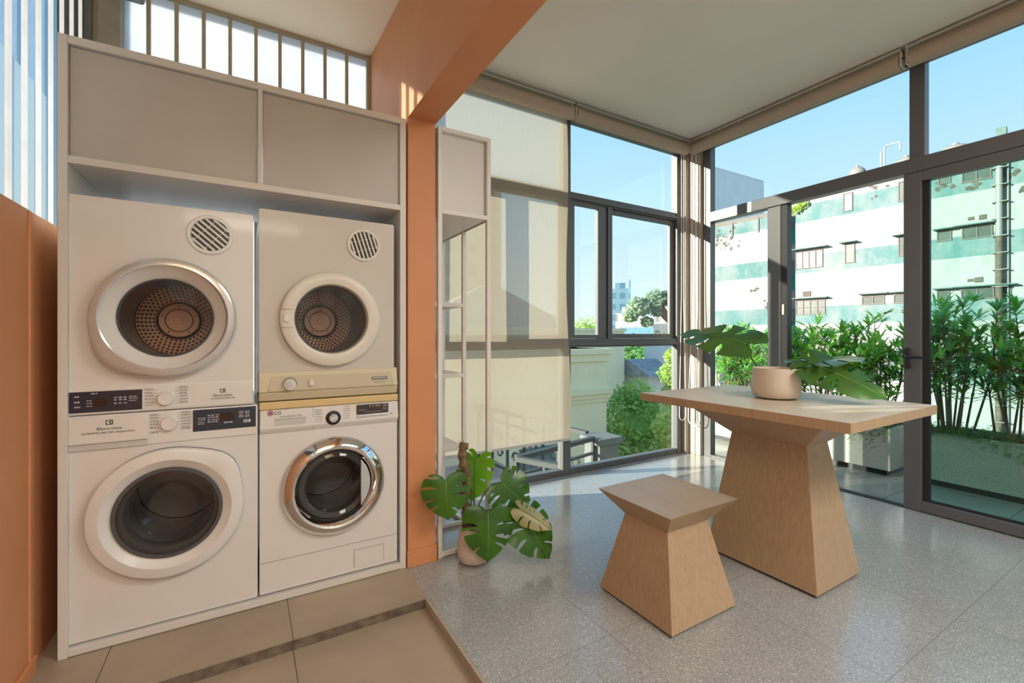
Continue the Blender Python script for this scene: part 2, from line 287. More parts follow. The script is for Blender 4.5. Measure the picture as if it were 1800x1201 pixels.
# ------------------------------------------------------------------ mesh helpers
class MB:
    def __init__(s): s.v = []; s.f = []; s.m = []
    def raw(s, v, f, m=0):
        n = len(s.v); s.v += [tuple(p) for p in v]; s.f += [tuple(i+n for i in q) for q in f]; s.m += [m]*len(f); return s
    def box(s, x0, x1, y0, y1, z0, z1, m=0):
        return s.raw([(x, y, z) for z in (z0, z1) for y in (y0, y1) for x in (x0, x1)],
                     [(0, 2, 3, 1), (4, 5, 7, 6), (0, 1, 5, 4), (2, 6, 7, 3), (0, 4, 6, 2), (1, 3, 7, 5)], m)
    def hexa(s, bot, top, m=0):
        """bot, top: four corners each, same order"""
        return s.raw(list(bot)+list(top), [(3, 2, 1, 0), (4, 5, 6, 7), (0, 1, 5, 4), (1, 2, 6, 5), (2, 3, 7, 6), (3, 0, 4, 7)], m)
    def beam(s, a, b, wd, m=0, up=(0, 0, 1), ht=None):
        a = Vector(a); b = Vector(b); d = (b-a).normalized(); u = Vector(up)
        if abs(d.dot(u)) > .99: u = Vector((1, 0, 0))
        r = d.cross(u).normalized()*wd/2; u = r.cross(d).normalized()*(ht or wd)/2
        return s.hexa([a-r-u, a+r-u, a+r+u, a-r+u], [b-r-u, b+r-u, b+r+u, b-r+u], m)
    def tube(s, pts, r, m=0, seg=8, cap=True):
        pts = [Vector(p) for p in pts]; rr = r if isinstance(r, (list, tuple)) else [r]*len(pts); v = []; f = []
        u = None
        for i, p in enumerate(pts):
            d = (pts[min(i+1, len(pts)-1)]-pts[max(i-1, 0)]).normalized()
            if u is None: u = d.orthogonal().normalized()
            u = (u-d*u.dot(d)).normalized(); w_ = d.cross(u)
            v += [p+(u*math.cos(2*PI*k/seg)+w_*math.sin(2*PI*k/seg))*rr[i] for k in range(seg)]
        for i in range(len(pts)-1):
            f += [(i*seg+k, i*seg+(k+1) % seg, (i+1)*seg+(k+1) % seg, (i+1)*seg+k) for k in range(seg)]
        if cap: f += [tuple(range(seg-1, -1, -1)), tuple((len(pts)-1)*seg+k for k in range(seg))]
        return s.raw(v, f, m)
    def lathe(s, prof, c, axis='z', seg=64, m=0, shape=None, mlist=None):
        """prof: (radius, height along axis); axis 'y' turns in the x-z plane. shape(angle, r) bends the outline"""
        v = []; f = []; n = len(prof)
        for k in range(seg):
            a = 2*PI*k/seg
            for r, h in prof:
                r2 = shape(a, r) if shape else r
                if axis == 'z': v.append((c[0]+r2*math.cos(a), c[1]+r2*math.sin(a), c[2]+h))
                else: v.append((c[0]+r2*math.cos(a), c[1]+h, c[2]+r2*math.sin(a)))
        off = len(s.v); s.v += v
        for k in range(seg):
            k2 = (k+1) % seg
            for i in range(n-1):
                q = (k*n+i, k2*n+i, k2*n+i+1, k*n+i+1)
                if axis == 'y': q = q[::-1]
                if prof[i][0] < 1e-6: q = tuple(x for j, x in enumerate(q) if x != (k2*n+i))
                elif prof[i+1][0] < 1e-6: q = tuple(x for x in q if x != (k2*n+i+1))
                s.f.append(tuple(x+off for x in q)); s.m.append(mlist[i] if mlist else m)
        return s
    def disc(s, c, r, axis='y', seg=10, m=0):
        v = [(c[0]+r*math.cos(2*PI*k/seg), c[1], c[2]+r*math.sin(2*PI*k/seg)) if axis == 'y' else
             (c[0]+r*math.cos(2*PI*k/seg), c[1]+r*math.sin(2*PI*k/seg), c[2]) for k in range(seg)]
        return s.raw(v, [tuple(range(seg))], m)
    def plate(s, x0, x1, z0, z1, Y, cx, cz, r, m=0, n=72):
        """upright plate facing -Y with a round hole"""
        an = sorted(set([2*PI*k/n for k in range(n)]+[math.atan2(z-cz, x-cx) % (2*PI) for x in (x0, x1) for z in (z0, z1)]))
        v = []
        for a in an:
            c, d = math.cos(a), math.sin(a); t = 1e9
            if c > 1e-9: t = min(t, (x1-cx)/c)
            if c < -1e-9: t = min(t, (x0-cx)/c)
            if d > 1e-9: t = min(t, (z1-cz)/d)
            if d < -1e-9: t = min(t, (z0-cz)/d)
            v += [(cx+c*r, Y, cz+d*r), (cx+c*t, Y, cz+d*t)]
        k = len(an); return s.raw(v, [(2*i, 2*((i+1) % k), 2*((i+1) % k)+1, 2*i+1)[::-1] for i in range(k)], m)
    def build(s, name, mats, parent=None, bevel=0, smooth=False, seg=2, base=None):
        me = bpy.data.meshes.new(name)
        org = Vector((0, 0, 0))
        if parent is not None: org = Vector(WL[parent.name])
        elif base is not None: org = Vector(base)
        me.from_pydata([tuple(Vector(p)-org) for p in s.v], [], s.f)
        if not isinstance(mats, (list, tuple)): mats = [mats]
        for q in mats: me.materials.append(q)
        for p, i in zip(me.polygons, s.m): p.material_index = min(i, len(mats)-1)
        o = bpy.data.objects.new(name, me); C.objects.link(o)
        if parent is not None: o.parent = parent
        else: o.location = org
        WL[o.name] = tuple(org)
        if smooth:
            for p in me.polygons: p.use_smooth = True
            me.set_sharp_from_angle(angle=math.radians(30))
        if bevel:
            b = o.modifiers.new('bevel', 'BEVEL'); b.width = bevel; b.segments = seg; b.limit_method = 'ANGLE'; b.angle_limit = math.radians(40)
            b.harden_normals = False
        return o
WL = {}
def thing(name, label, cat, loc, group=None):
    o = bpy.data.objects.new(name, None); C.objects.link(o); o.location = loc; o.empty_display_size = .1; WL[o.name] = tuple(loc)
    return tag(o, label, cat, group)
def tag(o, label, cat, group=None, kind=None):
    o['label'] = label; o['category'] = cat
    if group: o['group'] = group
    if kind: o['kind'] = kind
    return o
def struct(o, label=None):
    o['kind'] = 'structure'
    if label: o['label'] = label
    return o
def S(x, z, Y):
    """a point measured on the cabinet plane (Y = 2.25), moved along its sight line to depth Y"""
    k = Y/2.25; return x*k, H+(z-H)*k
def text(s, size, x, z, Y, m, parent, name='lettering', align='CENTER', sx=1, shear=0, ext=.0004):
    cu = bpy.data.curves.new(name, 'FONT'); cu.body = s; cu.size = size; cu.align_x = align; cu.align_y = 'CENTER'; cu.shear = shear; cu.extrude = ext
    o = bpy.data.objects.new('tmp', cu); C.objects.link(o); bpy.context.view_layer.update()
    me = bpy.data.meshes.new_from_object(o.evaluated_get(bpy.context.evaluated_depsgraph_get()))
    bpy.data.objects.remove(o); org = Vector(WL[parent.name])
    for v in me.vertices:
        c = v.co.copy(); v.co = Vector((x+c.x*sx, Y-c.z, z+c.y))-org
    me.materials.clear(); me.materials.append(m); me.name = name
    q = bpy.data.objects.new(name, me); C.objects.link(q); q.parent = parent; WL[q.name] = tuple(org); return q

# ================================================================== THE ROOM
XW, YW = 3.90, 3.04      # inner faces of the door wall and of the window wall
CEIL = 3.12
b = MB(); b.box(.705, 3.96, -2.4, 3.10, -.14, 0); struct(b.build('floor', M['terrazzo']), 'polished grey terrazzo floor')
b = MB(); b.box(.695, .705, -2.4, 1.948, -.14, -.001); struct(b.build('trim_1', M['edge']))
b = MB(); b.box(-.9, .695, -2.4, 1.948, -.14, -.043); struct(b.build('floor', M['tiles']), 'lower floor of beige stone tiles')
b = MB(); b.box(-.9, .705, 1.95, 3.2, -.14, 0); struct(b.build('floor', M['tiles']), 'raised beige tile platform under the cabinet')
b = MB(); b.box(-.9, .705, 1.944, 1.949, -.043, -.008); struct(b.build('trim_2', M['riser']))
b = MB(); b.box(.86, 4.0, -2.4, 3.16, CEIL, CEIL+.2); struct(b.build('ceiling', M['ceiling']), 'flat white ceiling')
b = MB()
zc = lambda y: 3.045+(y-3.08)*.07
b.hexa([(-.9, -2.4, zc(-2.4)), (.72, -2.4, zc(-2.4)), (.72, 3.2, zc(3.2)), (-.9, 3.2, zc(3.2))],
       [(-.9, -2.4, 3.3), (.72, -2.4, 3.3), (.72, 3.2, 3.4), (-.9, 3.2, 3.4)])
struct(b.build('ceiling', M['ceiling_warm']), 'cream ceiling above the laundry corner')
b = MB(); b.box(.712, .862, -2.4, 2.25, 2.303, 3.32); struct(b.build('trim_3', M['orange']), 'orange ceiling beam')
b = MB(); b.box(.712, .862, 2.25, 3.09, 0, 3.32); struct(b.build('wall_pier', M['orange'], bevel=.004), 'orange pier between the cabinet and the windows')
b = MB(); b.box(.706, .872, 2.238, 2.25, 0, .083); b.box(.862, .874, 2.238, 3.04, 0, .083); struct(b.build('baseboard_pier', M['orange'], bevel=.003))
# left wall: orange dado with a lighter pier offset, corrugated sheet above
b = MB(); b.box(-.9, -.652, -2.4, 2.235, -.05, 1.626); b.box(-.9, -.655, 2.235, 3.2, -.05, 1.626)
b.box(-.655, -.646, 2.20, 2.235, -.05, 1.62); struct(b.build('wall_left', M['orange'], bevel=.004), 'orange half-height wall on the left')
b = MB(); b.box(-.652, -.640, -2.4, 2.24, -.05, .05); struct(b.build('baseboard_left', M['orange'], bevel=.003))
b = MB(); b.box(-.9, 4.0, -2.6, -2.4, -.14, 3.4); struct(b.build('wall_back', mat('pale_wall', (.62, .61, .57), .8)))

def corrugated(name, x, y0, y1, z0, z1, period=.128):
    b = MB(); n = int((y1-y0)/period)+1
    for i in range(n):
        ya = y0+i*period; pr = [(x-.004, ya), (x-.004, ya+period*.56), (x, ya+period*.66), (x, ya+period*.90), (x-.004, ya+period)]
        for k in range(4):
            (xa, y_a), (xb, y_b) = pr[k], pr[k+1]
            y_a = min(y_a, y1); y_b = min(y_b, y1)
            if y_b-y_a < 1e-4: continue
            b.raw([(xa, y_a, z0), (xb, y_b, z0), (xb, y_b, z1), (xa, y_a, z1)], [(0, 1, 2, 3)], 0 if k == 0 else 1)
    return struct(b.build(name, [M['polyflat'], M['polyrib']]), 'corrugated translucent sheeting above the orange wall')
corrugated('window_1', -.69, -2.4, 3.05, 1.60, 3.3)
b = MB(); b.box(-2.3, -.9, -2.4, 3.08, 3.02, 3.10); struct(b.build('sun_blocker_slab', M['concrete']), 'added unseen slab blocking sun at the corrugated side')  # added out of view to keep sun stripes off the beam
# clerestory of translucent panels behind the cabinet
b = MB(); b.box(-.56, .705, 3.085, 3.09, .0, 3.05); wn = b.build('window_2', M['poly']); struct(wn, 'translucent panels behind the cabinet')
for x in (-.451, -.33, -.206, -.080, .050, .177, .303, .432, .564): b = MB(); b.box(x-.009, x+.009, 3.062, 3.085, 0, 3.03); b.build('glazing_bar', M['mullion'], wn)
b = MB(); b.box(.688, .711, 3.05, 3.085, 0, 3.04); b.box(-.56, .70, 3.06, 3.085, 3.025, 3.06)
b.build('window_frame', M['mullion'], wn)
b = MB(); b.box(-.64, -.555, 3.0, 3.10, 0, 3.1); struct(b.build('trim_4', M['concrete']), 'concrete post in the back left corner')
b = MB(); b.box(-.79, -.665, 3.0, 3.10, 0, 3.1); struct(b.build('trim_5', mat('grey_post', (.16, .16, .155), .6)))
b = MB(); b.box(-.665, -.64, 3.02, 3.10, 0, 3.1); struct(b.build('trim_6', M['mullion']))

# ---- window wall (Y = 3.04)
FR = M['frame']
b = MB()
for x0, x1 in ((.862, .95), (2.295, 2.378), (3.722, 3.80)): b.box(x0, x1, 3.038, 3.112, 0, CEIL)
b.box(.95, 3.722, 3.045, 3.11, 0, .052); b.box(.95, 3.722, 3.045, 3.11, 3.02, CEIL)
for z0, z1 in ((1.085, 1.158), (2.342, 2.418)): b.box(.95, 3.722, 3.05, 3.11, z0, z1); b.box(.95, 3.722, 3.03, 3.05, z0+.012, z0+.040)
wf = struct(b.build('window_3', FR, bevel=.003), 'bronze aluminium window wall')
b = MB()
for x0, x1, z0, z1 in ((.95, 2.295, .052, 1.085), (.95, 2.295, 2.418, 3.02), (2.378, 3.722, .052, 1.085), (2.378, 3.722, 2.418, 3.02)):
    b.box(x0, x1, 3.075, 3.081, z0, z1)
b.build('pane', M['glass'], wf)
def sash(x0, x1, y, wd=.045, z0=1.16, z1=2.34):
    b = MB(); b.box(x0, x0+wd, y, y+.03, z0, z1); b.box(x1-wd, x1, y, y+.03, z0, z1); b.box(x0+wd, x1-wd, y, y+.03, z0, z0+wd*.7); b.box(x0+wd, x1-wd, y, y+.03, z1-wd*.7, z1)
    s = b.build('sash', FR, wf, bevel=.002); b = MB(); b.box(x0+wd, x1-wd, y+.012, y+.016, z0+.03, z1-.03); b.build('pane', M['glass'], wf); return s
sash(2.382, 2.735, 3.048); sash(2.80, 3.722, 3.078, .06); sash(.95, 1.66, 3.078); sash(1.60, 2.295, 3.048)
b = MB(); b.box(2.70, 2.80, 3.06, 3.10, 1.158, 2.342); b.box(2.808, 2.86, 3.046, 3.07, 1.158, 2.342); b.build('mullion', FR, wf, bevel=.002)
# ---- corner post with wide sunlit cover panels
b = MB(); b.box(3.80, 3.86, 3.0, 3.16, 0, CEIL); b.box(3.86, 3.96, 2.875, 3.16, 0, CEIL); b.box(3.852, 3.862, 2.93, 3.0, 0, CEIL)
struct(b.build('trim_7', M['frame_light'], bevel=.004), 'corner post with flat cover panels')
# ---- door wall (X = 3.90)
b = MB()
b.box(3.90, 3.975, 2.79, 2.872, 0, CEIL); b.box(3.90, 3.975, 2.12, 2.232, 0, 2.39)
b.box(3.885, 3.975, -1.6, 2.79, 2.292, 2.387); b.box(3.90, 3.975, 1.180, 1.262, 2.387, CEIL); b.box(3.90, 3.975, -.30, -.22, 0, CEIL)
b.box(3.90, 3.975, 2.232, 2.79, 0, .02); b.box(3.905, 3.97, -1.6, 2.79, 3.03, CEIL)
b.box(3.90, 3.975, -1.68, -1.6, 0, CEIL)
df_ = struct(b.build('window_4', FR, bevel=.003), 'bronze aluminium door wall and transom')
b = MB()
b.box(3.935, 3.941, 2.232, 2.79, .02, 2.292); b.box(3.935, 3.941, 1.262, 2.79, 2.387, 3.03); b.box(3.935, 3.941, -.22, 1.18, 2.387, 3.03)
b.box(3.935, 3.941, -1.6, -.30, 2.387, 3.03); b.box(3.935, 3.941, -1.6, -.30, .02, 2.292); b.build('pane', M['glass'], df_)
b = MB(); b.box(3.905, 3.965, 1.29, 2.12, -.02, .006); b.build('threshold', M['track'], df_)
b = MB(); b.box(3.905, 3.975, 2.070, 2.118, 0.006, 2.292); b.build('jamb', M['track'], df_)
b = MB(); b.box(3.893, 3.905, 2.088, 2.108, 1.36, 1.45); b.build('strike_plate', M['alu'], df_, bevel=.002)
b = MB(); b.box(3.89, 3.95, 1.196, 1.290, .008, 2.290); b.box(3.89, 3.95, -.215, -.13, .008, 2.29); b.box(3.89, 3.95, -.13, 1.196, .008, .074); b.box(3.89, 3.95, -.13, 1.196, 2.222, 2.29)
d1 = struct(b.build('door_1', FR, bevel=.003), 'bronze aluminium glazed door leaf with lever handle')
b = MB(); b.box(3.915, 3.945, 1.160, 1.196, .074, 2.222); b.box(3.915, 3.945, -.13, 1.16, .074, .085); b.build('glazing_bead', M['track'], d1)
b = MB(); b.box(3.925, 3.931, -.13, 1.17, .07, 2.225); b.build('pane', M['glass_green'], d1)
b = MB(); b.box(3.872, 3.89, 1.250, 1.281, .962, 1.102); hd = b.build('door_handle', mat('gunmetal', (.06, .06, .075), .3, metal=.7), d1, bevel=.008, seg=4)
b = MB(); b.tube([(3.875, 1.266, 1.042), (3.845, 1.266, 1.042), (3.838, 1.25, 1.042), (3.838, 1.20, 1.040), (3.838, 1.14, 1.036)], [.011, .011, .011, .010, .008], seg=12)
b.build('lever', hd.data.materials[0], hd, smooth=True)
# hidden return walls so that no light slips past the corners
b = MB(); b.box(3.88, 4.0, -2.5, -1.68, -.14, 3.3); struct(b.build('wall_right', M['orange']))

# invented fittings for the added fill lights, out of view
for nm, x, y, z, sx_, sy_, lb in (('fill_light_fitting', 0, -.9, 2.35, .55, .3, 'added up-and-down fill light, unseen, over the laundry corner'), ('fill_light_fitting', 2.3, -.9, 3.0, .85, .45, 'added flat fill light, unseen, over the table area')):
    t = thing(nm, lb, 'lamp', (x, y, z)); b = MB(); b.box(x-sx_, x+sx_, y-sy_, y+sy_, z+.01, z+(.12 if x else .13)); b.build('housing', M['lamp'], t, bevel=.005)
    b = MB(); b.box(x-sx_+.03, x+sx_-.03, y-sy_+.03, y+sy_-.03, z, z+.01); b.build('diffuser', M['diff'], t)

# ================================================================== CABINET
t = thing('laundry_cabinet', 'tall white open-front cabinet built around two stacks of laundry machines', 'cabinet', (.055, 2.25, 0))
for x0, x1 in ((-.592, -.565), (.672, .702)):
    b = MB(); b.box(x0, x1, 2.25, 2.90, 0, 2.292); b.build('side_panel', M['white'], t, bevel=.002)
b = MB(); b.box(-.565, .672, 2.25, 2.90, 2.262, 2.292); b.build('top_panel', M['white'], t, bevel=.002)
b = MB(); b.box(-.565, .672, 2.25, 2.90, 1.822, 1.850); b.build('shelf', M['white'], t, bevel=.002)
b = MB(); b.box(-.565, .672, 2.25, 2.90, .003, .030); b.build('bottom_panel', M['white'], t, bevel=.002)
b = MB(); b.box(.044, .062, 2.25, 2.90, 1.850, 2.262); b.build('divider', M['white'], t, bevel=.002)
for x0, x1 in ((-.563, .042), (.064, .670)):
    b = MB(); b.box(x0, x1, 2.268, 2.286, 1.852, 2.260); b.build('cabinet_door', M['doorpaint'], t, bevel=.003)

# ================================================================== MACHINES
YF = 2.27
def machine(name, label, x0, x1, z0, z1, cx, cz, rh, m, depth=.58, drum='dark', rb=.25, cat='washing machine', feet=True):
    cxs, czs = S(cx, cz, YF); (x0s, z0s), (x1s, z1s) = S(x0, z0, YF), S(x1, z1, YF)
    t = thing(name, label, cat, ((x0s+x1s)/2, YF, z0s))
    b = MB(); b.plate(x0s, x1s, z0s, z1s, YF, cxs, czs, rh)
    y1 = YF+depth
    v = [(x0s, YF, z0s), (x1s, YF, z0s), (x1s, YF, z1s), (x0s, YF, z1s), (x0s, y1, z0s), (x1s, y1, z0s), (x1s, y1, z1s), (x0s, y1, z1s)]
    b.raw(v, [(0, 4, 5, 1), (1, 5, 6, 2), (2, 6, 7, 3), (3, 7, 4, 0), (4, 7, 6, 5)])
    bo = b.build('body', m, t)
    bm = bmesh.new(); bm.from_mesh(bo.data); bmesh.ops.remove_doubles(bm, verts=bm.verts, dist=1e-5); bm.to_mesh(bo.data); bm.free()
    bv = bo.modifiers.new('bevel', 'BEVEL'); bv.width = .007; bv.segments = 3; bv.limit_method = 'ANGLE'; bv.angle_limit = math.radians(60)
    # drum: tunnel and back plate
    b = MB(); yb = YF+.40
    b.lathe([(rh, 0), (rh-.004, .05), (rb*.86, .07), (rb*.84, .22), (.184, .36), (.170, .395), (.166, .40), (0.0, .401)], (cxs, YF, czs), 'y', 64, 0, mlist=[1, 1, 1, 1, 1, 0, 2 if drum != 'dark' else 1])
    if drum != 'dark':
        for q in range(5):
            r = .0985+q*.0148; n = int(2*PI*r/.0185)
            for k in range(n):
                a = 2*PI*(k+.5*(q % 2))/n; b.disc((cxs+r*math.cos(a), yb-.001, czs+r*math.sin(a)), .0058, 'y', 8, 0)
        b.lathe([(.089, .0), (.090, -.012), (.078, -.020), (.056, -.021), (.055, -.018), (.052, -.018), (.051, -.022), (.017, -.022), (.016, -.028), (.0, -.028)], (cxs, yb, czs), 'y', 48, 2, mlist=[0, 0, 2, 0, 0, 0, 2, 0, 2])
        for k in range(5):
            a = 2*PI*k/5+.3; b.disc((cxs+.067*math.cos(a), yb-.0225, czs+.067*math.sin(a)), .004, 'y', 8, 0)
    b.build('drum', [M['black'], M['darksteel'], M['steel']], t, smooth=True)
    if feet:
        for x in (x0s+.06, x1s-.06):
            for y in (YF+.06, y1-.06): b = MB(); b.lathe([(0, -.016), (.018, -.016), (.018, .004), (0, .004)], (x, y, z0s), 'z', 16); b.build('foot', M['rubber'], t)
    return t, cxs, czs

def knob(par, x, z, r, Y, m, h=.022, seg=40):
    xs, zs = S(x, z, Y); b = MB(); b.lathe([(r*1.08, 0), (r*1.08, -.003), (r, -.004), (r*.97, -h*.9), (r*.92, -h), (0, -h)], (xs, Y, zs), 'y', seg); return b.build('knob', m, par, smooth=True)
def quad(x0, x1, z0, z1, Y, th, m, name, par, bevel=.002, seg=2):
    (a, c), (d, e) = S(x0, z0, Y), S(x1, z1, Y); b = MB(); b.box(a, d, Y-th, Y, c, e); return b.build(name, m, par, bevel=bevel, seg=seg)
def dashes(par, m, Y, rows, name='small_print'):
    """rows of (x0, x1, z) thin marks standing for print too small to read"""
    b = MB()
    for x0, x1, z, h in rows:
        x = x0
        while x < x1-.002:
            l = min(random.uniform(.004, .011), x1-x); (a, c), (d, e) = S(x, z, Y), S(x+l, z+h, Y); b.box(a, d, Y-.0006, Y, c, e); x += l+.0025
    return b.build(name, m, par)
def lines(par, m, Y, segs, wd=.0011, name='dial_lines'):
    b = MB()
    for x0, z0, x1, z1 in segs:
        (a, c), (d, e) = S(x0, z0, Y), S(x1, z1, Y); b.beam((a, Y-.0004, c), (d, Y-.0004, e), wd, ht=.0008, up=(0, 1, 0))
    return b.build(name, m, par)
def swirl_logo(par, x, z, s, Y, m, bgm):
    """square mark: dark tile, pale disc split by a wedge"""
    xs, zs = S(x, z, Y); lg = MB(); lg.box(xs-s*.5, xs+s*.5, Y-.0008, Y, zs-s*.42, zs+s*.42); o = lg.build('logo', m, par)
    b = MB(); r = s*.34; n = 20
    for a0, a1, px_ in ((100, 260, -.05), (-62, 62, .03)):
        ps = [(xs+px_*s+r*math.cos(math.radians(a0+(a1-a0)*k/n)), Y-.0012, zs+r*math.sin(math.radians(a0+(a1-a0)*k/n))) for k in range(n+1)]
        if a0 == 100: ps.append((xs+s*.12, Y-.0012, zs-s*.20)); ps.append((xs-s*.12, Y-.0012, zs)); ps.append((xs+s*.12, Y-.0012, zs+s*.20))
        else: ps.append((xs+.20*s, Y-.0012, zs))
        b.raw(ps, [tuple(range(len(ps)))])
    b.build('emblem', bgm, o)

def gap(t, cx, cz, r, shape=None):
    b = MB(); b.lathe([(r-.02, -.0005), (r+.003, -.0008)], (cx, YF, cz), 'y', 96, shape=shape); return b.build('door_gap_shade', M['black'], t)  # flat black ring, shade along the door edge put into its colour
# ---- lower left: front loader with a lifted door rim
def bulge(a0, amp, wid):
    return lambda a, r: r*(1+amp*math.exp(-(((a-a0+PI) % (2*PI)-PI)/wid)**2)*min(1, max(0, (r-.207)/.03)))
t, cx, cz = machine('washing_machine', 'white front-loading washing machine standing bottom left below a dryer', -.566, .043, .047, .885, -.262, .487, .185, M['appliance'])
b = MB(); b.box(*S(-.566, 0, YF)[:1], S(.043, 0, YF)[0], YF-.006, YF+.1, S(0, .757, YF)[1], S(0, .886, YF)[1])
cp = b.build('control_panel', M['plastic'], t, bevel=.006, seg=3)
dr = quad(-.562, -.331, .780, .880, YF-.006, .010, M['plastic'], 'detergent_drawer', t, .006, 3)
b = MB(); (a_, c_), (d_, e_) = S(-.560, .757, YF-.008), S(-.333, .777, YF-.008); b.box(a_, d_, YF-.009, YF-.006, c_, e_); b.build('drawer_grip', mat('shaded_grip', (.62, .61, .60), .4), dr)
sh = bulge(math.radians(42), .115, .36)
b = MB(); b.lathe([(.246, -.003), (.253, -.012), (.254, -.036), (.250, -.042), (.243, -.045), (.212, -.050), (.208, -.047), (.184, -.024), (.178, -.022), (.172, -.022)], (cx, YF, cz), 'y', 96, shape=sh)
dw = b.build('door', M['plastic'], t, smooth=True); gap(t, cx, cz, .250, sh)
b = MB(); b.lathe([(.180, -.029), (.177, -.034), (.166, -.034), (.164, -.026)], (cx, YF, cz), 'y', 72); b.build('bezel', M['rubber'], dw, smooth=True)
b = MB(); b.lathe([(.165, -.030), (.150, -.034), (.125, -.03), (.118, .0), (.110, .05), (.08, .075), (0, .082)], (cx, YF, cz), 'y', 64); b.build('door_glass', M['darkglass'], dw, smooth=True)
b = MB(); b.lathe([(.186, .0), (.150, .005), (.146, .05), (.17, .07)], (cx, YF, cz), 'y', 64); b.build('gasket', M['rubber'], t, smooth=True)
knob(t, -.265, .834, .0265, YF-.007, M['plastic'])
quad(-.188, .036, .791, .880, YF-.006, .002, M['display'], 'display', t, .001)
dsp = quad(-.106, -.044, .828, .860, YF-.0085, .0004, M['window_dark'], 'display_window', t, 0)
dashes(t, M['lightink'], YF-.0086, [(-.170, -.145, z, .003) for z in (.843, .836, .826, .819)]+[(x, x+.012, z, .004) for x in (-.138, -.124, -.110) for z in (.852, .843, .833, .824)]+[(x, x+.016, z, .004) for x in (-.026, -.004) for z in (.858, .851, .842, .835)]+[(-.08, -.05, .816, .006), (-.01, .018, .812, .014)])
lines(t, M['greyink'], YF-.0068, [(-.325, z, -.292, z) for z in (.868, .856, .843, .831, .818, .806)]+[(-.236, z, -.194, z) for z in (.872, .861, .849, .837, .825, .812)], .0009)
dashes(t, M['greyink'], YF-.0068, [(-.327, -.300, z, .0035) for z in (.871, .859, .846, .834, .821, .800)]+[(-.226, -.194, z, .003) for z in (.875, .864, .852, .840, .828, .815, .806)])
swirl_logo(dr, -.448, .856, .021, YF-.0165, M['ink'], M['plastic'])
x_, z_ = S(-.448, .833, YF-.0168); text('Electrolux', .0155, x_, z_, YF-.0165, M['ink'], dr, sx=1.15)
x_, z_ = S(-.450, .818, YF-.0168); text('ULTIMATECARE 500 | HygienicCare', .0098, x_, z_, YF-.0165, M['ink'], dr, sx=1.05)

# ---- upper left: vented dryer with a deep dished door
t, cx, cz = machine('tumble_dryer', 'white tumble dryer with dished silver-rimmed door on top of the left washing machine', -.566, .026, .890, 1.708, -.272, 1.257, .165, M['appliance'], drum='steel', cat='dryer')
b = MB(); b.box(S(-.566, 0, YF)[0], S(.026, 0, YF)[0], YF-.004, YF+.1, S(0, .892, YF)[1], S(0, .994, YF)[1]); b.build('control_panel', M['plastic'], t, bevel=.005, seg=3)
sh = bulge(math.radians(222), .12, .38)
b = MB(); b.lathe([(.226, -.003), (.234, -.014), (.234, -.046), (.229, -.054), (.222, -.057), (.207, -.059), (.202, -.056)], (cx+.004, YF, cz), 'y', 96, shape=sh)
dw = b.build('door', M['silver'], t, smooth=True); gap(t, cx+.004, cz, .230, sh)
b = MB(); b.lathe([(.203, -.055), (.198, -.048), (.178, -.018), (.160, -.004), (.157, .002)], (cx, YF, cz), 'y', 72); b.build('door_dish', M['plastic'], dw, smooth=True)
b = MB(); b.lathe([(.158, -.002), (.154, -.006), (.150, .0), (.150, .03)], (cx, YF, cz), 'y', 64); b.build('bezel', M['rubber'], dw, smooth=True)
b = MB(); b.lathe([(.152, .004), (0, .003)], (cx, YF, cz), 'y', 64); b.build('door_glass', M['doorglass'], dw, smooth=True)
def vent(par, x, z, r, ang, n, m):
    xs, zs = S(x, z, YF); b = MB(); b.lathe([(r, 0), (r, -.005), (r*.96, -.008), (r*.82, -.008), (r*.80, -.003), (r*.80, .0)], (xs, YF, zs), 'y', 56); v = b.build('vent', m, par, smooth=True)
    b = MB(); b.disc((xs, YF-.0008, zs), r*.8, 'y', 48); b.build('vent_opening', M['black'], v)
    ca, sa = math.cos(ang), math.sin(ang); ri = r*.80
    for k in range(n):
        o = (-1+2*(k+.5)/n)*ri; l = math.sqrt(max(0, ri*ri-o*o))
        if l < .01: continue
        b = MB(); p = (xs-sa*o, zs+ca*o); b.beam((p[0]-ca*l, YF-.004, p[1]-sa*l), (p[0]+ca*l, YF-.004, p[1]+sa*l), .0055, ht=ri*.12, up=(-sa, 0, ca)); b.build('slat', m, v)
    for k in (-.4, .35): b = MB(); b.beam((xs-sa*-ri*.9+ca*k*ri, YF-.002, zs+ca*-ri*.9+sa*k*ri), (xs-sa*ri*.9+ca*k*ri, YF-.002, zs+ca*ri*.9+sa*k*ri), .0015); b.build('grille_wire', m, v)
    return v
vent(t, -.128, 1.604, .083, math.radians(-42), 7, M['plastic'])
knob(t, -.276, .936, .0265, YF-.005, M['plastic'])
quad(-.564, -.350, .898, .976, YF-.004, .002, M['display'], 'display', t, .001)
quad(-.494, -.455, .918, .948, YF-.0062, .0004, M['window_dark'], 'display_window', t, 0)
dashes(t, M['lightink'], YF-.0063, [(-.500, -.482, .966, .004), (-.512, -.497, .940, .003), (-.512, -.497, .930, .003), (-.512, -.497, .920, .003)]+[(x, x+.010, z, .004) for x in (-.434, -.420, -.406) for z in (.947, .938, .925)]+[(-.390, -.364, z, .003) for z in (.949, .942, .933)]+[(-.546, -.530, z, .006) for z in (.955, .935, .917)])
lines(t, M['greyink'], YF-.0048, [(-.340, z, -.305, z) for z in (.970, .957, .945, .932, .919)]+[(-.247, z, -.205, z) for z in (.974, .962, .950, .938, .926, .914)], .0009)
dashes(t, M['greyink'], YF-.0048, [(-.343, -.315, z, .003) for z in (.973, .960, .948, .935, .922, .910)]+[(-.232, -.205, z, .003) for z in (.977, .965, .953, .941, .929, .917)])
swirl_logo(t, -.085, .954, .019, YF-.0045, M['ink'], M['plastic'])
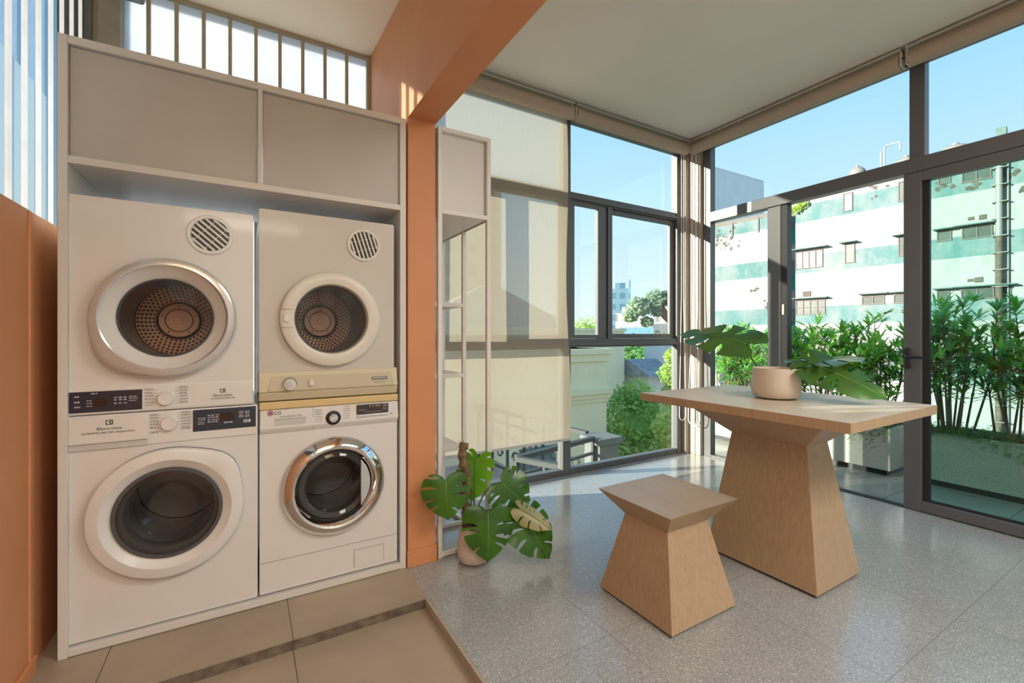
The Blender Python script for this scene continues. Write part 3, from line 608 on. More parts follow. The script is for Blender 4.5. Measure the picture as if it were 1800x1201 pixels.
x_, z_ = S(-.085, .935, YF-.005); text('Electrolux', .0145, x_, z_, YF-.0045, M['ink'], t, sx=1.15)
x_, z_ = S(-.085, .922, YF-.005); text('ULTIMATECARE 500', .0088, x_, z_, YF-.0045, M['ink'], t, sx=1.1)
for x in (-.47, -.045): 
    b = MB(); b.lathe([(.018, 0), (.018, .014), (0, .016)], (x, YF+.07, S(0, 1.708, YF)[1]), 'z', 20); b.build('screw_cap', M['plastic'], t, smooth=True)

# ---- upper right: older dryer with yellowed panel
t, cx, cz = machine('tumble_dryer', 'aged off-white tumble dryer with yellowed control panel on the right stack', .048, .640, .897, 1.742, .345, 1.262, .165, M['appliance2'], drum='steel', cat='dryer', feet=False)
b = MB(); xa, xb = S(.046, 0, YF)[0], S(.654, 0, YF)[0]; za, zm, zb = S(0, .897, YF)[1], S(0, .935, YF)[1], S(0, 1.026, YF)[1]
b.hexa([(xa, YF-.005, za), (xb, YF-.005, za), (xb, YF+.1, za), (xa, YF+.1, za)], [(xa, YF-.022, zm), (xb, YF-.022, zm), (xb, YF+.1, zm), (xa, YF+.1, zm)])
b.hexa([(xa, YF-.022, zm+.001), (xb, YF-.022, zm+.001), (xb, YF+.1, zm+.001), (xa, YF+.1, zm+.001)], [(xa, YF-.006, zb), (xb, YF-.006, zb), (xb, YF+.1, zb), (xa, YF+.1, zb)])
b.build('control_panel', M['cream'], t, bevel=.006, seg=3)
b = MB(); b.hexa([(xa+.03, YF-.0235, zm+.004), (xb-.02, YF-.0235, zm+.004), (xb-.02, YF, zm+.004), (xa+.03, YF, zm+.004)], [(xa+.045, YF-.0095, zb-.018), (xb-.03, YF-.0095, zb-.018), (xb-.03, YF, zb-.018), (xa+.045, YF, zb-.018)]); b.build('panel_inlay', mat('tan_plastic', (.56, .50, .36), .4), t, bevel=.005)
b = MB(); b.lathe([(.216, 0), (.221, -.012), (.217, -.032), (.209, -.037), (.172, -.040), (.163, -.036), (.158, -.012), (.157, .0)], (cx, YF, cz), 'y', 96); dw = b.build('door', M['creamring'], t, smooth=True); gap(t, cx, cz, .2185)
b = MB(); b.lathe([(.158, -.010), (.155, -.012), (.151, -.008), (.150, .03)], (cx, YF, cz), 'y', 64); b.build('bezel', M['rubber'], dw, smooth=True)
b = MB(); b.lathe([(.154, -.002), (0, -.003)], (cx, YF, cz), 'y', 64); b.build('door_glass', M['doorglass'], dw, smooth=True)
b = MB(); b.box(cx-.205, cx-.183, YF-.046, YF-.036, cz-.016, cz+.016); b.build('door_latch', M['plastic'], dw, bevel=.003)
b = MB(); b.box(cx-.212, cx-.165, YF-.0405, YF-.037, cz+.040, cz+.042); b.box(cx-.212, cx-.165, YF-.0405, YF-.037, cz-.042, cz-.040); b.build('latch_seam', M['greyink'], dw)
vent(t, .493, 1.625, .080, math.radians(-72), 7, M['creamring'])
k_ = knob(t, .168, .966, .024, YF-.017, M['creamring'], .028); xs, zs = S(.168, .966, YF-.046); b = MB(); b.lathe([(.013, 0), (.0125, -.006), (0, -.006)], (xs, YF-.045, zs), 'y', 28); b.build('knob_cap', M['silver'], k_, smooth=True)
xs, zs = S(.168, .966, YF-.02); b = MB(); b.lathe([(.031, 0), (.031, -.0012), (.0285, -.0012), (.0285, 0)], (xs, YF-.018, zs), 'y', 36); b.build('dial_ring', M['greyink'], t)
quad(.247, .268, .955, .980, YF-.016, .014, M['creamring'], 'toggle_switch', t, .004, 3)
lp = quad(.530, .606, .968, .984, YF-.013, .006, M['greylogo'], 'nameplate', t, .002); dashes(lp, M['lightink'], YF-.0195, [(.537, .600, .974, .005)])
dashes(t, M['ink'], YF-.0195, [(.545, .596, .950, .006)]); lines(t, M['ink'], YF-.018, [(.54, .9605, .60, .9605)])
for x in (.12, .575):
    b = MB(); b.lathe([(.014, 0), (.014, .010), (0, .012)], (x, YF+.06, S(0, 1.742, YF)[1]), 'z', 20); b.build('screw_cap', M['creamring'], t, smooth=True)

# ---- lower right: front loader with chrome door
t, cx, cz = machine('washing_machine', 'white front-loading washing machine with round chrome door, bottom right of the cabinet', .050, .656, .050, .858, .361, .483, .165, M['appliance'])
b = MB(); b.box(S(.048, 0, YF)[0], S(.658, 0, YF)[0], YF-.012, YF+.58, S(0, .859, YF)[1], S(0, .893, YF)[1]); b.build('worktop', M['yellow'], t, bevel=.006, seg=3)
(xa, za), (xb, zb) = S(.050, .752, YF), S(.657, .857, YF)
b = MB(); b.hexa([(xa, YF-.002, za), (xb, YF-.002, za), (xb, YF+.1, za), (xa, YF+.1, za)], [(xa, YF-.018, za+.022), (xb, YF-.018, za+.022), (xb, YF+.1, za+.022), (xa, YF+.1, za+.022)])
b.hexa([(xa, YF-.018, za+.022), (xb, YF-.018, za+.022), (xb, YF+.1, za+.022), (xa, YF+.1, za+.022)], [(xa, YF-.012, zb), (xb, YF-.012, zb), (xb, YF+.1, zb), (xa, YF+.1, zb)]); b.build('control_panel', M['plastic'], t, bevel=.004)
YP = YF-.018
dr = quad(.054, .264, .772, .854, YP+.004, .003, M['plastic'], 'detergent_drawer', t, .003)
b = MB(); (a_, c_), (d_, e_) = S(.110, .784, YP-.001), S(.236, .818, YP-.001); b.box(a_, d_, YP-.001, YP+.0003, c_, e_); gp = b.build('drawer_grip', mat('grip_recess', (.62, .61, .59), .5), dr, bevel=.001)
b = MB(); b.box(a_, d_, YP-.006, YP+.0, e_-.003, e_+.002); b.build('grip_lip', M['plastic'], gp)
lines(t, M['greyink'], YP+.0035, [(.265, .754, .265, .856)], .0018, 'panel_seam')
k_ = knob(t, .353, .799, .031, YP+.002, M['black'], .008); xs, zs = S(.353, .799, YP-.008); b = MB(); b.lathe([(.021, 0), (.020, -.014), (.018, -.016), (0, -.016)], (xs, YP-.006, zs), 'y', 36); kc = b.build('knob_cap', M['chrome'], k_, smooth=True)
b = MB(); b.beam((xs-.014, YP-.0235, zs-.006), (xs+.014, YP-.0235, zs+.006), .005, ht=.003, up=(0, 1, 0)); b.build('pointer', M['plastic'], kc)
quad(.459, .612, .803, .850, YP, .0015, M['display2'], 'display', t, .001)
quad(.459, .613, .788, .799, YP, .003, M['silver'], 'button_strip', t, .001); lines(t, M['greyink'], YP-.0034, [(x, .788, x, .799) for x in (.497, .535, .574)], .001, 'button_seam')
dashes(t, mat('amber_digits', (.45, .24, .18), .5), YP-.0017, [(x, x+.009, .836, .009) for x in (.520, .534, .548, .562)])
dashes(t, M['lightink'], YP-.0017, [(.585, .605, z, .002) for z in (.842, .836, .828, .820)]+[(.47, .50, .822, .002), (.50, .58, .812, .0015)])
dashes(t, M['greyink'], YP+.0015, [(.274, .306, z, .0025) for z in (.840, .830, .820, .808, .797, .786)]+[(.398, .428, z, .0025) for z in (.846, .835, .825, .812, .802, .791)]+[(.622, .632, .792, .006)])
x_, z_ = S(.092, .842, YP-.001); b = MB(); b.lathe([(.0115, 0), (.0115, -.001), (0, -.0012)], (x_, YP, z_), 'y', 28); lg = b.build('logo', M['red'], dr)
b = MB(); b.lathe([(.0082, -.0016), (.0068, -.0016)], (x_, YP, z_), 'y', 24); b.beam((x_-.001, YP-.0016, z_-.004), (x_-.001, YP-.0016, z_+.004), .0015); b.build('emblem', M['plastic'], lg)
x_, z_ = S(.121, .841, YP-.001); text('LG', .021, x_, z_, YP, M['ink'], dr, sx=1.1)
x_, z_ = S(.172, .8235, YP-.001); text('InverterDirect 7.5kg', .0105, x_, z_, YP, M['greyink'], dr, shear=.25, sx=1.05)
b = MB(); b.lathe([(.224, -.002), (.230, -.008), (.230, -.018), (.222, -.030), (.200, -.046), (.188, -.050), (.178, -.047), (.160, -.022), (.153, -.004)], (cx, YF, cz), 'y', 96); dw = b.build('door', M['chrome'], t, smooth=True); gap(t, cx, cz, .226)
b = MB(); b.lathe([(.153, -.012), (.140, -.018), (.128, -.012), (.120, .03), (.09, .06), (0, .066)], (cx, YF, cz), 'y', 64); b.build('door_glass', M['darkglass'], dw, smooth=True)
b = MB(); n = 24; a0 = math.acos(.112/.158)
ps = [(cx+.158*math.cos(-a0+2*a0*k/n), cz+.158*math.sin(-a0+2*a0*k/n)) for k in range(n+1)]
b.raw([(x, YF-.030, z) for x, z in ps]+[(x, YF-.012, z) for x, z in ps], [tuple(range(n+1))[::-1], tuple(range(n+1, 2*n+2))]+[(k, k+1, n+2+k, n+1+k) for k in range(n)]+[(n, 0, n+1, 2*n+1)]); b.build('door_handle', M['chrome'], dw, bevel=.003)
b = MB(); b.lathe([(.166, .0), (.132, .005), (.128, .05), (.15, .07)], (cx, YF, cz), 'y', 64); b.build('gasket', M['rubber'], t, smooth=True)
lines(t, M['greyink'], YF, [(.050, .186, .655, .186)], .002, 'plinth_seam')
(a_, c_), (d_, e_) = S(.448, .072, YF), S(.588, .150, YF); b = MB(); b.box(a_, d_, YF-.002, YF, c_-.005, e_); fl = b.build('filter_flap', M['appliance'], t, bevel=.002)
lines(t, M['greyink'], YF-.0018, [(.447, .068, .447, .148), (.447, .151, .589, .151), (.589, .068, .589, .148)], .0012, 'flap_seam')

# ================================================================== SHELF TOWER
t = thing('shelf_tower', 'narrow white metal shelf tower standing in front of the blind by the orange pier', 'shelf', (1.03, 2.6, 0))
P = .024
b = MB(); 
for x, y in ((.876, 2.25), (1.168, 2.25), (1.168, 2.58), (1.168, 2.93), (.876, 2.58), (.876, 2.93)):
    b2 = MB(); b2.box(x, x+P, y, y+P, 0, 1.84 if y > 2.3 else 2.30); b2.build('post', M['white_metal'], t, bevel=.002)
for y in (2.25, 2.58, 2.93): b = MB(); b.box(.90, 1.168, y+.002, y+P-.002, .004, .026); b.build('base_rail', M['white_metal'], t, bevel=.002)
for x in (.878, 1.17): b = MB(); b.box(x, x+P-.004, 2.274, 2.93, .005, .025); b.build('base_rail', M['white_metal'], t, bevel=.002)
for z in (1.362, .925, .470):
    b = MB(); b.box(.90, 1.168, 2.58, 2.95, z, z+.026); b.build('shelf', M['white_metal'], t, bevel=.002)
b = MB(); b.box(.90, 1.168, 2.262, 2.95, 1.838, 1.856); b.box(.90, 1.168, 2.262, 2.95, 2.278, 2.30); b.box(.876, .884, 2.28, 2.95, 1.838, 2.30); b.box(1.186, 1.192, 2.28, 2.95, 1.838, 2.30); b.box(.90, 1.168, 2.93, 2.95, 1.856, 2.278)
b.build('upper_box', M['white_metal'], t, bevel=.002)
b = MB(); b.box(.90, 1.168, 2.276, 2.29, 1.856, 2.278); b.build('front_panel', M['white'], t)
for z in (1.838, 2.278): b = MB(); b.box(.90, 1.168, 2.25, 2.262, z, z+.022); b.build('front_rail', M['white_metal'], t)

# ================================================================== ROLLER BLINDS
def roller(label, a, b_, drop=None, label2=None):
    """a, b_: the two ends of the tube axis, near the ceiling"""
    a = Vector(a); b_ = Vector(b_); t = thing('roller_blind', label, 'blind', tuple((a+b_)/2), 'roller blinds at the glazing')
    b = MB(); d = (b_-a).normalized(); b.tube([a+d*.012, b_-d*.012], .050, seg=28); b.build('roll', M['roller'], t, smooth=True)
    n = Vector((0, 0, 1)); s = d.cross(n)
    b = MB(); b.beam(a+n*.074, b_+n*.074, .085, ht=.018); b.beam(a+n*.055-s*0, b_+n*.055, .02, ht=.02); b.build('head_rail', M['alu'], t, bevel=.002)
    for p in (a+d*.004, b_-d*.004):
        q = MB(); q.beam(p-d*.004, p+d*.004, .075, ht=.075); q.beam(p-d*.004+n*.05, p+d*.004+n*.05, .05, ht=.06); q.build('bracket', M['creamring'], t, bevel=.004)
    if drop is not None:
        q = MB(); nx, nz_ = 48, 60; vs = []; L = (b_-a).length-.03; st = a+d*.015; z0 = a.z-.02
        for j in range(nz_+1):
            f = j/nz_
            for i in range(nx+1):
                u = i/nx; edge = math.exp(-((1-u)*L/.05)**2)+.6*math.exp(-(u*L/.05)**2)
                wav = .004*math.sin(u*9+f*3)*f+edge*.012*math.sin(f*8+1)*f
                p = st+d*(L*u+.030*f*f*(u**8)+.010*math.sin(f*9)*(u**10)); vs.append((p.x+s.x*(-.046+wav), p.y+s.y*(-.046+wav)*1.0, z0+(drop-z0)*f))
        q.raw(vs, [(j*(nx+1)+i, j*(nx+1)+i+1, (j+1)*(nx+1)+i+1, (j+1)*(nx+1)+i) for j in range(nz_) for i in range(nx)])
        o = q.build('fabric', M['blind'], t, smooth=True)
        e0, e1 = Vector(vs[-nx-1]), Vector(vs[-1]); q = MB(); q.beam(e0-Vector((0, 0, .008)), e1-Vector((0, 0, .008)), .012, ht=.022); q.build('hem_bar', mat('hem_bar', (.62, .60, .58), .5), t, bevel=.003)
    return t
roller('lowered beige roller blind covering the left window bay', (.90, 2.955, 3.022), (2.325, 2.955, 3.022), .325)
roller('rolled-up blind above the clear window, between lowered blind and corner', (2.345, 2.955, 3.022), (3.76, 2.955, 3.022))
roller('rolled-up blind above the open doorway on the right wall', (3.80, 2.93, 3.022), (3.80, 1.262, 3.022))
roller('rolled-up blind above the glazed door leaf, far right', (3.80, 1.238, 3.022), (3.80, -.30, 3.022))
def chain(label, x, y, w_, z0, z1, ax):
    b = MB(); pts = []; dx, dy = ax
    for k in range(30):
        f = k/29; z = z1+(z0-z1)*f
        ww = w_*(.35+.65*min(1, max(0, (1.6-z)/1.2))); pts.append((x-dx*ww, y-dy*ww, z))
    for k in range(1, 12):
        a = PI*k/12; pts.append((x-dx*w_*math.cos(a), y-dy*w_*math.cos(a), z0-w_*1.1*math.sin(a)))
    for k in range(30):
        f = 1-k/29; z = z1+(z0-z1)*f; ww = w_*(.35+.65*min(1, max(0, (1.6-z)/1.2))); pts.append((x+dx*ww, y+dy*ww, z))
    b.tube(pts, .0042, seg=6); tag(b.build('blind_cord', M['cord'], smooth=True, base=(x, y, z0)), label, 'cord', 'blind cords in the corner')
chain('white bead cord loop hanging in the corner nearer the window', 3.70, 2.955, .045, .40, 2.99, (.9, -.1))
chain('white bead cord loop hanging in the corner nearer the doorway', 3.80, 2.90, .058, .36, 2.99, (.25, -.95))

# ================================================================== TABLE AND STOOL
def pyramid(b, bx, by, z0, tx, ty, z1, m=0):
    b.hexa([(bx[0], by[0], z0), (bx[1], by[0], z0), (bx[1], by[1], z0), (bx[0], by[1], z0)], [(tx[0], ty[0], z1), (tx[1], ty[0], z1), (tx[1], ty[1], z1), (tx[0], ty[1], z1)], m)
t = thing('table', 'tall pale oak table with an hourglass pedestal, holding a potted plant', 'table', (2.41, 1.32, 0))
b = MB(); pyramid(b, (2.205, 2.618), (1.038, 1.60), .012, (2.305, 2.505), (1.132, 1.518), .655); b.build('pedestal', M['wood'], t, bevel=.0015)
b = MB(); pyramid(b, (2.305, 2.505), (1.132, 1.518), .655, (2.12, 2.69), (.955, 1.70), .813); b.build('flared_support', M['wood'], t, bevel=.0015)
b = MB(); b.box(1.962, 2.822, .808, 1.860, .813, .855); b.build('tabletop', [M['woodtop'], M['wood']], t, bevel=.0015)
o = bpy.data.objects['tabletop']
for p in o.data.polygons: p.material_index = 0 if p.normal.z > .5 else 1
b = MB(); b.box(2.22, 2.60, 1.055, 1.58, 0, .012); b.build('base_plate', M['black'], t)
t = thing('stool', 'pale oak hourglass stool standing in front of the table', 'stool', (1.63, 1.395, 0))
b = MB(); pyramid(b, (1.428, 1.838), (1.190, 1.605), .010, (1.496, 1.752), (1.268, 1.512), .372); b.build('base', M['wood'], t, bevel=.0015)
b = MB(); pyramid(b, (1.496, 1.752), (1.268, 1.512), .372, (1.412, 1.848), (1.184, 1.600), .474); b.build('seat', [M['wood'], M['woodstool']], t, bevel=.001)
for p in bpy.data.objects['seat'].data.polygons: p.material_index = 1 if p.normal.z > .5 else 0
b = MB(); b.box(1.44, 1.826, 1.202, 1.593, 0, .010); b.build('base_plate', M['black'], t)

# ================================================================== MONSTERA LEAVES
MARG = [(.0, -.02), (.10, -.17), (.27, -.25), (.44, -.17), (.54, .03), (.555, .25), (.50, .48), (.38, .70), (.22, .87), (.09, .97), (.0, 1.04)]
def cat_rom(P_, t):
    n = len(P_)-1; x = t*n; i = min(int(x), n-1); f = x-i
    p0, p1, p2, p3 = (P_[max(i-1, 0)], P_[i], P_[i+1], P_[min(i+2, n)])
    return tuple(.5*((2*b)+(-a+c)*f+(2*a-5*b+4*c-d)*f*f+(-a+3*b-3*c+d)*f**3) for a, b, c, d in zip(p0, p1, p2, p3))
def leaf(par, base, tip, nrm, wd=1.0, m=None, droop=.12, fold=.10, slots=((.32, .42, .018), (.46, .34, .022), (.60, .34, .024), (.75, .42, .018)), holes=True, seed=0, curl=.0):
    """heart-shaped leaf blade cut by open slots that follow the side veins"""
    rnd = random.Random(seed); base = Vector(base); tip = Vector(tip); yv = (tip-base); L = yv.length; yv.normalize(); n = Vector(nrm); n = (n-yv*n.dot(yv)).normalized(); xv = yv.cross(n)
    verts = []; faces = []; NT, NS = 16, 7
    for side in (1, -1):
        sl = [(s0+rnd.uniform(-.035, .035), t0+rnd.uniform(-.10, .14), w_*rnd.uniform(.7, 1.5)) for s0, t0, w_ in slots]
        if rnd.random() < .55: sl.pop(rnd.choice((0, 3)))
        edges = [None]+sl+[None]
        for li in range(len(edges)-1):
            lo, hi = edges[li], edges[li+1]
            off = len(verts)
            for j in range(NT+1):
                tt = j/NT
                def bnd(e, sg):
                    s0, t0, w_ = e
                    if tt <= t0: return s0
                    q = (tt-t0)/(1-t0)
                    return s0+sg*w_*(math.sin(min(1, q*1.5)*PI/2)**.6)*(1-.45*q)
                a = 0 if lo is None else bnd(lo, 1); c = 1 if hi is None else bnd(hi, -1)
                for i in range(NS+1):
                    f = i/NS; s = a+(c-a)*f
                    mg = cat_rom(MARG, s); oy = max(0, (s-.12)/.88)**1.15*1.0
                    te = tt
                    if lo is not None or hi is not None:      # rounded lobe tips
                        cnr = 0
                        if lo is not None: cnr += max(0, 1-f*5)**2
                        if hi is not None: cnr += max(0, 1-(1-f)*5)**2
                        te = tt*(1-.035*cnr)
                    x = mg[0]*te; y = oy+(mg[1]-oy)*te-.085*math.sin(te*PI)*min(1, s/.3)*(1-s)**.4+.02*te
                    ax = abs(x); z = -droop*(y*y) - fold*ax*ax*2.2 + .035*math.sin(s*24)*te*te*.5 - curl*te*te*.3
                    p = base+yv*(y*L)+xv*(x*side*L*wd)+n*(z*L); verts.append(p)
            for j in range(NT):
                for i in range(NS):
                    q = (off+j*(NS+1)+i, off+j*(NS+1)+i+1, off+(j+1)*(NS+1)+i+1, off+(j+1)*(NS+1)+i); faces.append(q if side == 1 else q[::-1])
    # a few oval holes near the midrib: drop single cells
    b = MB(); b.raw(verts, faces)
    o = b.build('leaf', m or M['leaf'], par, smooth=False)
    bm = bmesh.new(); bm.from_mesh(o.data); bmesh.ops.remove_doubles(bm, verts=bm.verts, dist=.0004); bm.to_mesh(o.data); bm.free()
    for p in o.data.polygons: p.use_smooth = True
    b = MB(); b.tube([base+yv*(L*k/12)+n*(-droop*(k/12)**2*L+.0015) for k in range(13)], [.0026*(1-k/13)+.0005 for k in range(13)], seg=6); b.build('midrib', mat_rib, o, smooth=True)
    return o
mat_rib = mat('pale_midrib', (.16, .30, .06), .5)
def pot(t, c, r0, r1, rt, h, m):
    x, y, z = c; b = MB()
    b.lathe([(0, 0), (r0*.9, 0), (r0, .004), (r0+.6*(r1-r0), h*.05), (r0+.9*(r1-r0), h*.14), (r1, h*.28), (r1, h*.45), (rt+.5*(r1-rt), h*.75), (rt, h), (rt-.006, h), (rt-.008, h*.85), (0, h*.85)], c, 'z', 56); b.build('pot', m, t, smooth=True)
# floor plant
px, py = 1.035, 2.145
t = thing('potted_monstera', 'leafy potted monstera with a coir pole on the floor beside the orange pier', 'plant', (px, py, 0))
pot(t, (px, py, 0), .058, .088, .072, .185, M['pot'])
b = MB(); b.lathe([(0, .012), (.05, .008), (.066, 0)], (px, py, .158), 'z', 30); b.build('soil', M['soil'], t, smooth=True)
b = MB(); n = 26; b.tube([(px-.030+.012*math.sin(k*.5)-.02*k/n, py+.02, .15+.47*k/n) for k in range(n+1)], [.021+.003*math.sin(k*2.3)+random.uniform(-.002, .002) for k in range(n+1)], seg=14); 
for k in range(320):
    a = random.uniform(0, 6.28); z = random.uniform(.18, .625); c0 = Vector((px-.030-.02*(z-.15)/.47, py+.02, z)); dd = Vector((math.cos(a), math.sin(a), random.uniform(-.3, .6)))
    b.tube([c0+dd*.018, c0+dd*random.uniform(.026, .036)], [.0022, .0008], seg=4)
b.build('moss_pole', M['moss'], t, smooth=True)
FN = Vector((-.42, -.85, .30))
LV = []   # (base, tip, normal, width, material, droop, fold, seed)
for nm, ba, ti, wd, m, dr_, fo, sd_, nn in (
    ('L1', (.868, 2.13, .449), (.860, 2.075, .282), 1.28, 'leaf', .10, .10, 1, (-.30, -.90, .32)),
    ('L2', (1.185, 2.11, .390), (1.300, 2.03, .272), 1.25, 'leaf', .08, .08, 2, (-.30, -.85, .45)),
    ('L3', (1.085, 2.20, .515), (1.020, 2.17, .315), .85, 'leaf_young', .10, .12, 3, (-.75, -.55, .25)),
    ('L3b', (1.035, 2.16, .500), (1.030, 2.14, .375), .55, 'leaf_young', .05, .9, 4, (.55, -.80, .1)),
    ('L4', (1.059, 2.03, .277), (1.028, 1.965, .080), 1.16, 'leaf', .12, .12, 5, (-.25, -.80, .55)),
    ('L5', (1.242, 2.00, .240), (1.330, 1.880, .058), 1.0, 'leaf', .03, .10, 6, (-.25, -.70, .65)),
    ('L6', (1.225, 1.985, .285), (1.350, 1.885, .200), .62, 'leaf_cream', .10, .20, 7, (-.05, -.70, .65))):
    o = leaf(t, ba, ti, nn, wd, M[m], dr_, fo, seed=sd_)
    if m == 'leaf_cream': o['label'] = 'cream and green variegated leaf'
    if m == 'leaf_young': o['label'] = 'bright young green leaf'
    b = MB(); p0 = Vector((px+random.uniform(-.02, .02), py+random.uniform(-.01, .02), .165)); p3 = Vector(ba)
    p1 = p0+Vector(((p3.x-p0.x)*.15, 0, (p3.z-.165)*.55+.05)); p2 = p3+Vector(((p0.x-p3.x)*.35, .02, .02))
    b.tube([((1-u)**3)*p0+3*u*(1-u)**2*p1+3*u*u*(1-u)*p2+u**3*p3 for u in [k/14 for k in range(15)]], [.0050-.0022*k/14 for k in range(15)], seg=8); b.build('petiole', M['stem'], t, smooth=True)
# pot with cut leaves on the table
qx, qy, qz = 2.41, 1.335, .8555
t = thing('potted_leaves', 'beige ceramic pot with three large cut monstera leaves, on the table', 'plant', (qx, qy, qz))
pot(t, (qx, qy, qz), .076, .116, .110, .160, M['pot'])
for ba, ti, wd, nn, dr_, fo, sd_, p0 in (
    ((2.55, 1.600, 1.142), (2.50, 1.995, 1.262), .80, (-.42, .10, .90), .18, .02, 11, (2.43, 1.43, .99)),
    ((2.50, 1.232, 1.052), (2.72, 1.075, 1.100), 1.10, (-.50, .30, .80), .10, .05, 12, (2.46, 1.31, .99)),
    ((2.46, 1.190, 1.046), (2.56, .905, .925), .75, (-.45, .12, .75), .12, .05, 13, (2.43, 1.27, .99))):
    o = leaf(t, ba, ti, nn, wd, M['leaf_back'], dr_, fo, seed=sd_)
    a, c = Vector(p0), Vector(ba); b = MB(); b.tube([a, a.lerp(c, .5)+Vector((0, 0, -.012)), c], [.0065, .0055, .004], seg=10); b.build('petiole', M['stem'], t, smooth=True)

# small camera on the clerestory head
t = thing('security_camera', 'small dark grey camera fixed up at the top of the translucent panels', 'camera', (-.50, 2.98, 2.97))
b = MB(); b.box(-.57, -.46, 2.93, 3.04, 2.925, 2.99); b.build('body', mat('camera_body', (.10, .095, .11), .4), t, bevel=.018, seg=4)
b = MB(); b.lathe([(.022, 0), (.022, -.014), (.016, -.016), (0, -.012)], (-.52, 2.93, 2.957), 'y', 24); b.build('lens', M['chrome'], t, smooth=True)

# ================================================================== BALCONY
b = MB(); b.box(3.975, 5.9, -3.0, 3.26, -.20, -.050); b.box(4.50, 5.9, 3.26, 3.60, -.20, -.050); struct(b.build('floor', M['balcony']), 'dark tiled balcony floor')
def blade(p, d, up, L, w_):
    """a lance-shaped leaf: two quads and a tip"""
    r = d.cross(up)
    if r.length < 1e-4: r = Vector((1, 0, 0))
    r = r.normalized()*w_/2; a = p; m1 = p+d*L*.4+up*L*.05; e = p+d*L-up*L*.18
    return [a, m1-r, m1+r, e]
def bush(label, x, y, z, h, wd, nst, seed, ms):
    rnd = random.Random(seed); t = thing('hedge_shrub', label, 'shrub', (x, y, z), 'long-leaved shrubs in the balcony planters'); sb = MB(); fb = MB()
    def whorl(p, ax, n, L0, up_):
        for q in range(n):
            az = rnd.uniform(0, 6.28); el = up_+rnd.uniform(-.45, .45)
            d = Vector((math.cos(az)*math.cos(el), math.sin(az)*math.cos(el), math.sin(el)))+ax*.35; d.normalize()
            up = Vector((0, 0, 1))-d*d.z; up = up.normalized() if up.length > .01 else Vector((1, 0, 0))
            L = L0*rnd.uniform(.75, 1.2); w_ = rnd.uniform(.018, .027); r = d.cross(up).normalized()*w_/2
            p1 = p+d*L*.35+up*L*.03; p2 = p+d*L*.72-up*L*.03; p3 = p+d*L-up*L*.18
            fb.raw([p, p1-r, p1+r, p2-r*.8, p2+r*.8, p3], [(0, 1, 2), (1, 3, 4, 2), (3, 5, 4)], 0 if rnd.random() < .6 else 1)
    for s_ in range(nst):
        a = rnd.uniform(0, 6.28); rr = rnd.random()**.6; hh = h*rnd.uniform(.62, 1.0)*(1-.12*rr)
        top = Vector((x+math.cos(a)*rr*wd*.5, y+math.sin(a)*rr*wd*.62, z+hh)); bot = Vector((x+math.cos(a)*.08, y+math.sin(a)*.15*rr, z-.02))
        mid = bot.lerp(top, .5)+Vector((rnd.uniform(-.05, .05), rnd.uniform(-.05, .05), 0)); pts = [bot, bot.lerp(mid, .5), mid, mid.lerp(top, .5), top]; sb.tube(pts, [.009, .008, .006, .005, .003], seg=5)
        ax = (top-mid).normalized()
        whorl(top, ax, 11, .135, .75)
        for k in range(11):
            f = 3.9-2.4*(k/10)*rnd.uniform(.8, 1.1); i = max(0, min(3, int(f))); p = pts[i].lerp(pts[i+1], f-i)
            whorl(p, ax*.2, 4, .15, .25)
            if rnd.random() < .42:      # side twig
                az = rnd.uniform(0, 6.28); e = p+Vector((math.cos(az)*.13, math.sin(az)*.13, .07)); sb.tube([p, p.lerp(e, .5)+Vector((0, 0, -.01)), e], [.004, .003, .002], seg=4); whorl(e, Vector((math.cos(az), math.sin(az), .6)).normalized(), 8, .13, .5)
    fb.build('foliage', ms, t); sb.build('stems', M['bark'], t); return t
def planter(label, x0, x1, y0, y1, z1, seed):
    t = thing('planter', label, 'planter', ((x0+x1)/2, (y0+y1)/2, -.05)); b = MB()
    b.box(x0, x1, y0, y1, .0, z1); b.build('trough', M['planter'], t, bevel=.006)
    b = MB(); b.box(x0+.035, x1-.035, y0+.035, y1-.035, -.05, .0); b.build('plinth', M['track'], t)
    b = MB(); b.box(x0+.03, x1-.03, y0+.03, y1-.03, z1-.001, z1+.012); b.build('soil', M['soil'], t)
    rnd = random.Random(seed); b = MB()
    for k in range(int((y1-y0)*1500)):
        u = rnd.random(); y = rnd.uniform(y0, y1); xx = x0+.02+(x1-x0-.05)*rnd.random()**1.5; zz = z1+rnd.uniform(0, .05)
        if u < .35: xx = x0-rnd.uniform(.0, .035); zz = z1+.02-abs(rnd.gauss(0, .055))*(1+.9*math.sin(y*7+seed))
        az = rnd.uniform(0, 6.28); el = rnd.uniform(-.6, .9); d = Vector((math.cos(az)*math.cos(el), math.sin(az)*math.cos(el), math.sin(el)))
        v = blade(Vector((xx, y, zz)), d, Vector((0, 0, 1)), rnd.uniform(.018, .045), rnd.uniform(.008, .014)); b.raw(v, [(0, 1, 2), (1, 3, 2)])
    g = b.build('groundcover', M['fern'], base=(x0, y0, z1)); tag(g, label[:0]+('fine green groundcover spilling over the rim of the '+('right' if seed == 2 else 'left')+' planter'), 'groundcover', kind='stuff')
    return t
planter('long exposed-aggregate planter seen through the open doorway and side window', 4.82, 5.25, 1.690, 3.58, .372, 1)
planter('long exposed-aggregate planter behind the glazed door leaf', 4.86, 5.29, -1.6, 1.50, .392, 2)
OL = [M['oleander'], M['oleander2']]
k = 0
for y, h, l in ((3.38, .95, 'shrub at the far left end of the left planter, behind the side window'), (3.08, .97, 'dense shrub in the side window, right of its corner post'), (2.66, .90, 'shrub behind the dark door jamb'),
                (2.27, .97, 'shrub showing above the pot on the table, in the doorway'), (1.88, 1.02, 'tall bright shrub at the right end of the left planter')):
    bush(l, 5.03, y, .372, h, .52, 17, 20+k, OL); k += 1
